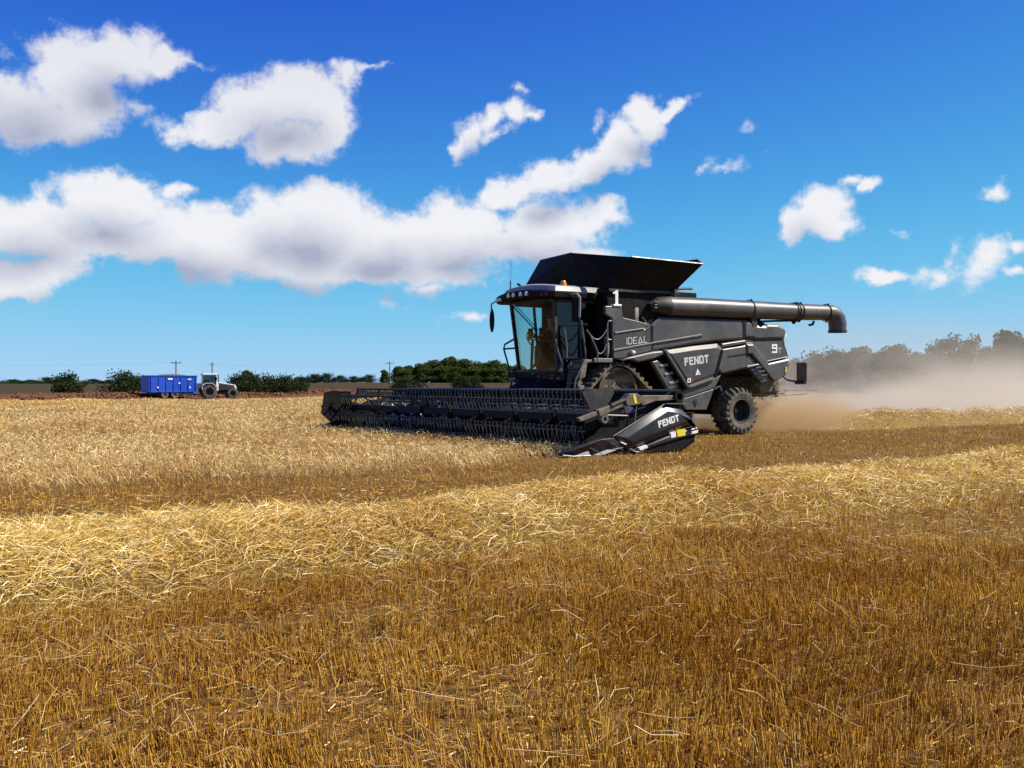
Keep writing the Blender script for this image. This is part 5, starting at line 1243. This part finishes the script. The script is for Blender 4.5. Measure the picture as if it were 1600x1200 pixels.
for px, ty, kd, wd, lb in ((1248,556,2,1.1,'thin tree in the dust just right of the combine'),(1278,552,3,1.1,'thin-topped tree left of the first rounded trees in the dust'),(1312,549,0,1,'first rounded tree in the dust'),(1342,545,1,1,'rounded tree in the dust below the tube spout'),(1366,550,0,.9,'small rounded tree in the dust'),
      (1398,542,1,1,'broad tree in the middle of the dusty row'),(1428,549,0,1,'lower tree right of the broad one in the dusty row'),(1462,535,3,1.25,'open airy tree with sky showing through its crown'),(1488,526,3,1.1,'tallest open tree left of the dark right-hand tree'),(1518,528,3,1.1,'second tall open tree beside the dark right-hand tree'),
      (1545,545,1,.9,'low tree between the open trees and the dark tree'),(1575,520,1,.85,'tall dense dark tree near the right edge'),(1612,526,0,1,'dense tree cut by the right edge'),(1650,530,1,1,'tree beyond the right edge of the row'),(1700,534,0,1,'last tree of the row beyond the right edge')):
    tree(kd, px, 172+random.uniform(-5,5), ty, lb, gr, wd)
ORD = ['first','second','third','fourth','fifth','sixth','seventh','eighth','ninth','tenth','eleventh','twelfth','thirteenth','fourteenth']
for k, px in enumerate(range(1235, 1690, 34)):
    tree('b%d' % (k % 2), px, 164, 570-8*(k % 3), ORD[k]+' bush from the combine in the hedge below the dusty trees', 'hedge at the foot of the dusty trees', .62, 'bush', 'bush')

# ------------------------------------------------------------------ bank of ploughed soil behind the trailer
def soil_bank():
    ln = [(-60,98,108),(40,112,118),(120,124,128),(215,140,150),(370,158,166),(500,172,180),(800,190,198)]
    n = 260; t = np.linspace(0, 1, n)
    px = np.interp(t, np.linspace(0,1,len(ln)), [l[0] for l in ln]); D0 = np.interp(t, np.linspace(0,1,len(ln)), [l[1] for l in ln])
    m = 16; j = np.linspace(0, 1, m); r = np.random.default_rng(5)
    D = D0[:, None]+j[None]*14; X = (px[:, None]-800)/1600*D; Y = D
    prof = np.sin(np.pi*np.clip(j, 0, 1))**.8
    hgt = 0.80*prof[None]*(1+.16*waves(X, Y, .5)+.25*r.normal(size=X.shape))*np.interp(px, [-60,300,480,560,800], [1,1,.7,.25,.15])[:, None]
    Z = terrain(X, Y)+hgt-.05
    V = np.stack([X, Y, Z], -1).reshape(-1, 3); i = np.arange(n-1)[:, None]; k = np.arange(m-1)[None]
    F = np.stack([i*m+k, (i+1)*m+k, (i+1)*m+k+1, i*m+k+1], -1).reshape(-1, 4)
    o = np_mesh('soil_bank', V, F, M['soil']); o['kind'] = 'structure'
    # clods on it
    c = 2600; ii = r.integers(0, n, c); jj = r.random(c)
    Dc = D0[ii]+jj*13; xc = (px[ii]-800)/1600*Dc+r.normal(0,.3,c); zc = terrain(xc, Dc)+0.78*np.sin(np.pi*jj)**.8*np.interp(px[ii], [-60,300,480,560,800], [1,1,.7,.25,.15])
    oct_v = np.array([(1,0,0),(-1,0,0),(0,1,0),(0,-1,0),(0,0,1),(0,0,-1)], float); oct_f = np.array([(0,2,4),(2,1,4),(1,3,4),(3,0,4),(2,0,5),(1,2,5),(3,1,5),(0,3,5)])
    s = r.uniform(.10, .34, c); Vc = oct_v[None]*r.uniform(.6,1.3,(c,6,1))*s[:, None, None]*np.array([1.2,1,.8])+np.stack([xc, Dc, zc], -1)[:, None]
    Fc = oct_f[None]+(np.arange(c)*6)[:, None, None]
    o2 = np_mesh('soil_clods', Vc.reshape(-1,3), Fc.reshape(-1,3), M['soil']); o2['kind'] = 'stuff'; tag(o2, 'rough red-brown clods of ploughed earth behind the trailer', 'soil')
soil_bank()

# ------------------------------------------------------------------ the dust the combine throws up
def dust():
    m = MB(); m.box(-75, -4.7, -34, 3.4, -1.2, 7.5)
    vm = bpy.data.materials.new('dust'); vm.use_nodes = True; T = NT(vm.node_tree); T.n.clear()
    o = T.new('ShaderNodeOutputMaterial'); pv = T.new('ShaderNodeVolumePrincipled')
    P = T.new('ShaderNodeTexCoord').outputs['Object']; sp = T.new('ShaderNodeSeparateXYZ'); T.l.new(P, sp.inputs[0]); U, V_, Wz = sp.outputs
    n1 = T.noise(T.vmath('MULTIPLY', P, (.12, .17, .34)), 1.0, 4, .6, .4); n2 = T.noise(T.vmath('MULTIPLY', P, (.8, .9, 1.1)), 1.0, 5, .62, .8)
    bill = T.math('MULTIPLY', T.smooth(n1.outputs['Fac'], .40, .60, .06, 2.0), T.smooth(n2.outputs['Fac'], .3, .7, .55, 1.3))
    # thins out with height; the top of the cloud climbs as it drifts back
    hs = T.smooth(U, -5, -45, 1.0, 1.35, 'LINEAR')
    fall = T.math('POWER', 2.718, T.math('MULTIPLY', T.math('DIVIDE', T.math('MAXIMUM', Wz, 0), hs), -1.0))
    ends = T.math('MULTIPLY', T.smooth(U, -5.0, -8.5), T.math('MULTIPLY', T.smooth(U, -75, -50), T.math('MULTIPLY', T.smooth(V_, 3.2, -3.5), T.math('MULTIPLY', T.smooth(T.math('SUBTRACT', V_, T.math('MULTIPLY', T.math('ADD', U, 5.0), 0.48)), -9.0, -2.0), T.smooth(Wz, 7.4, 4.5)))))
    d1 = T.math('MULTIPLY', T.math('MULTIPLY', fall, bill), T.math('MULTIPLY', ends, T.smooth(U, -38, -8, 0.15, 0.24, 'LINEAR')))
    # dense brown plume right behind the spreader
    r2 = T.math('ADD', T.math('POWER', T.math('DIVIDE', T.math('ADD', U, 7.8), 3.9), 2), T.math('ADD', T.math('POWER', T.math('DIVIDE', T.math('ADD', V_, .1), 1.9), 2), T.math('POWER', T.math('DIVIDE', T.math('SUBTRACT', Wz, .2), 1.0), 2)))
    d2 = T.math('MULTIPLY', T.math('MULTIPLY', T.smooth(r2, 1.15, 0.0), T.smooth(n2.outputs['Fac'], .36, .60, .05, 1.8)), 0.70)
    T.l.new(T.math('ADD', d1, d2), pv.inputs['Density'])
    T.l.new(T.mix(T.math('DIVIDE', d2, T.math('ADD', T.math('ADD', d1, d2), 1e-4)), (0.82, 0.755, 0.62, 1), (0.68, 0.49, 0.25, 1)), pv.inputs['Color'])
    pv.inputs['Anisotropy'].default_value = 0.2
    T.l.new(pv.outputs[0], o.inputs['Volume'])
    vm.cycles.volume_step_rate = 0.12
    ob = m.build('dust_cloud', vm, None, smooth=0); ob.location = (ORG.x, ORG.y, 0); ob.rotation_euler = (0, 0, math.pi+PHI)
    tag(ob, 'pale brown dust cloud drifting low behind the combine', 'dust', None, 'stuff')
dust()
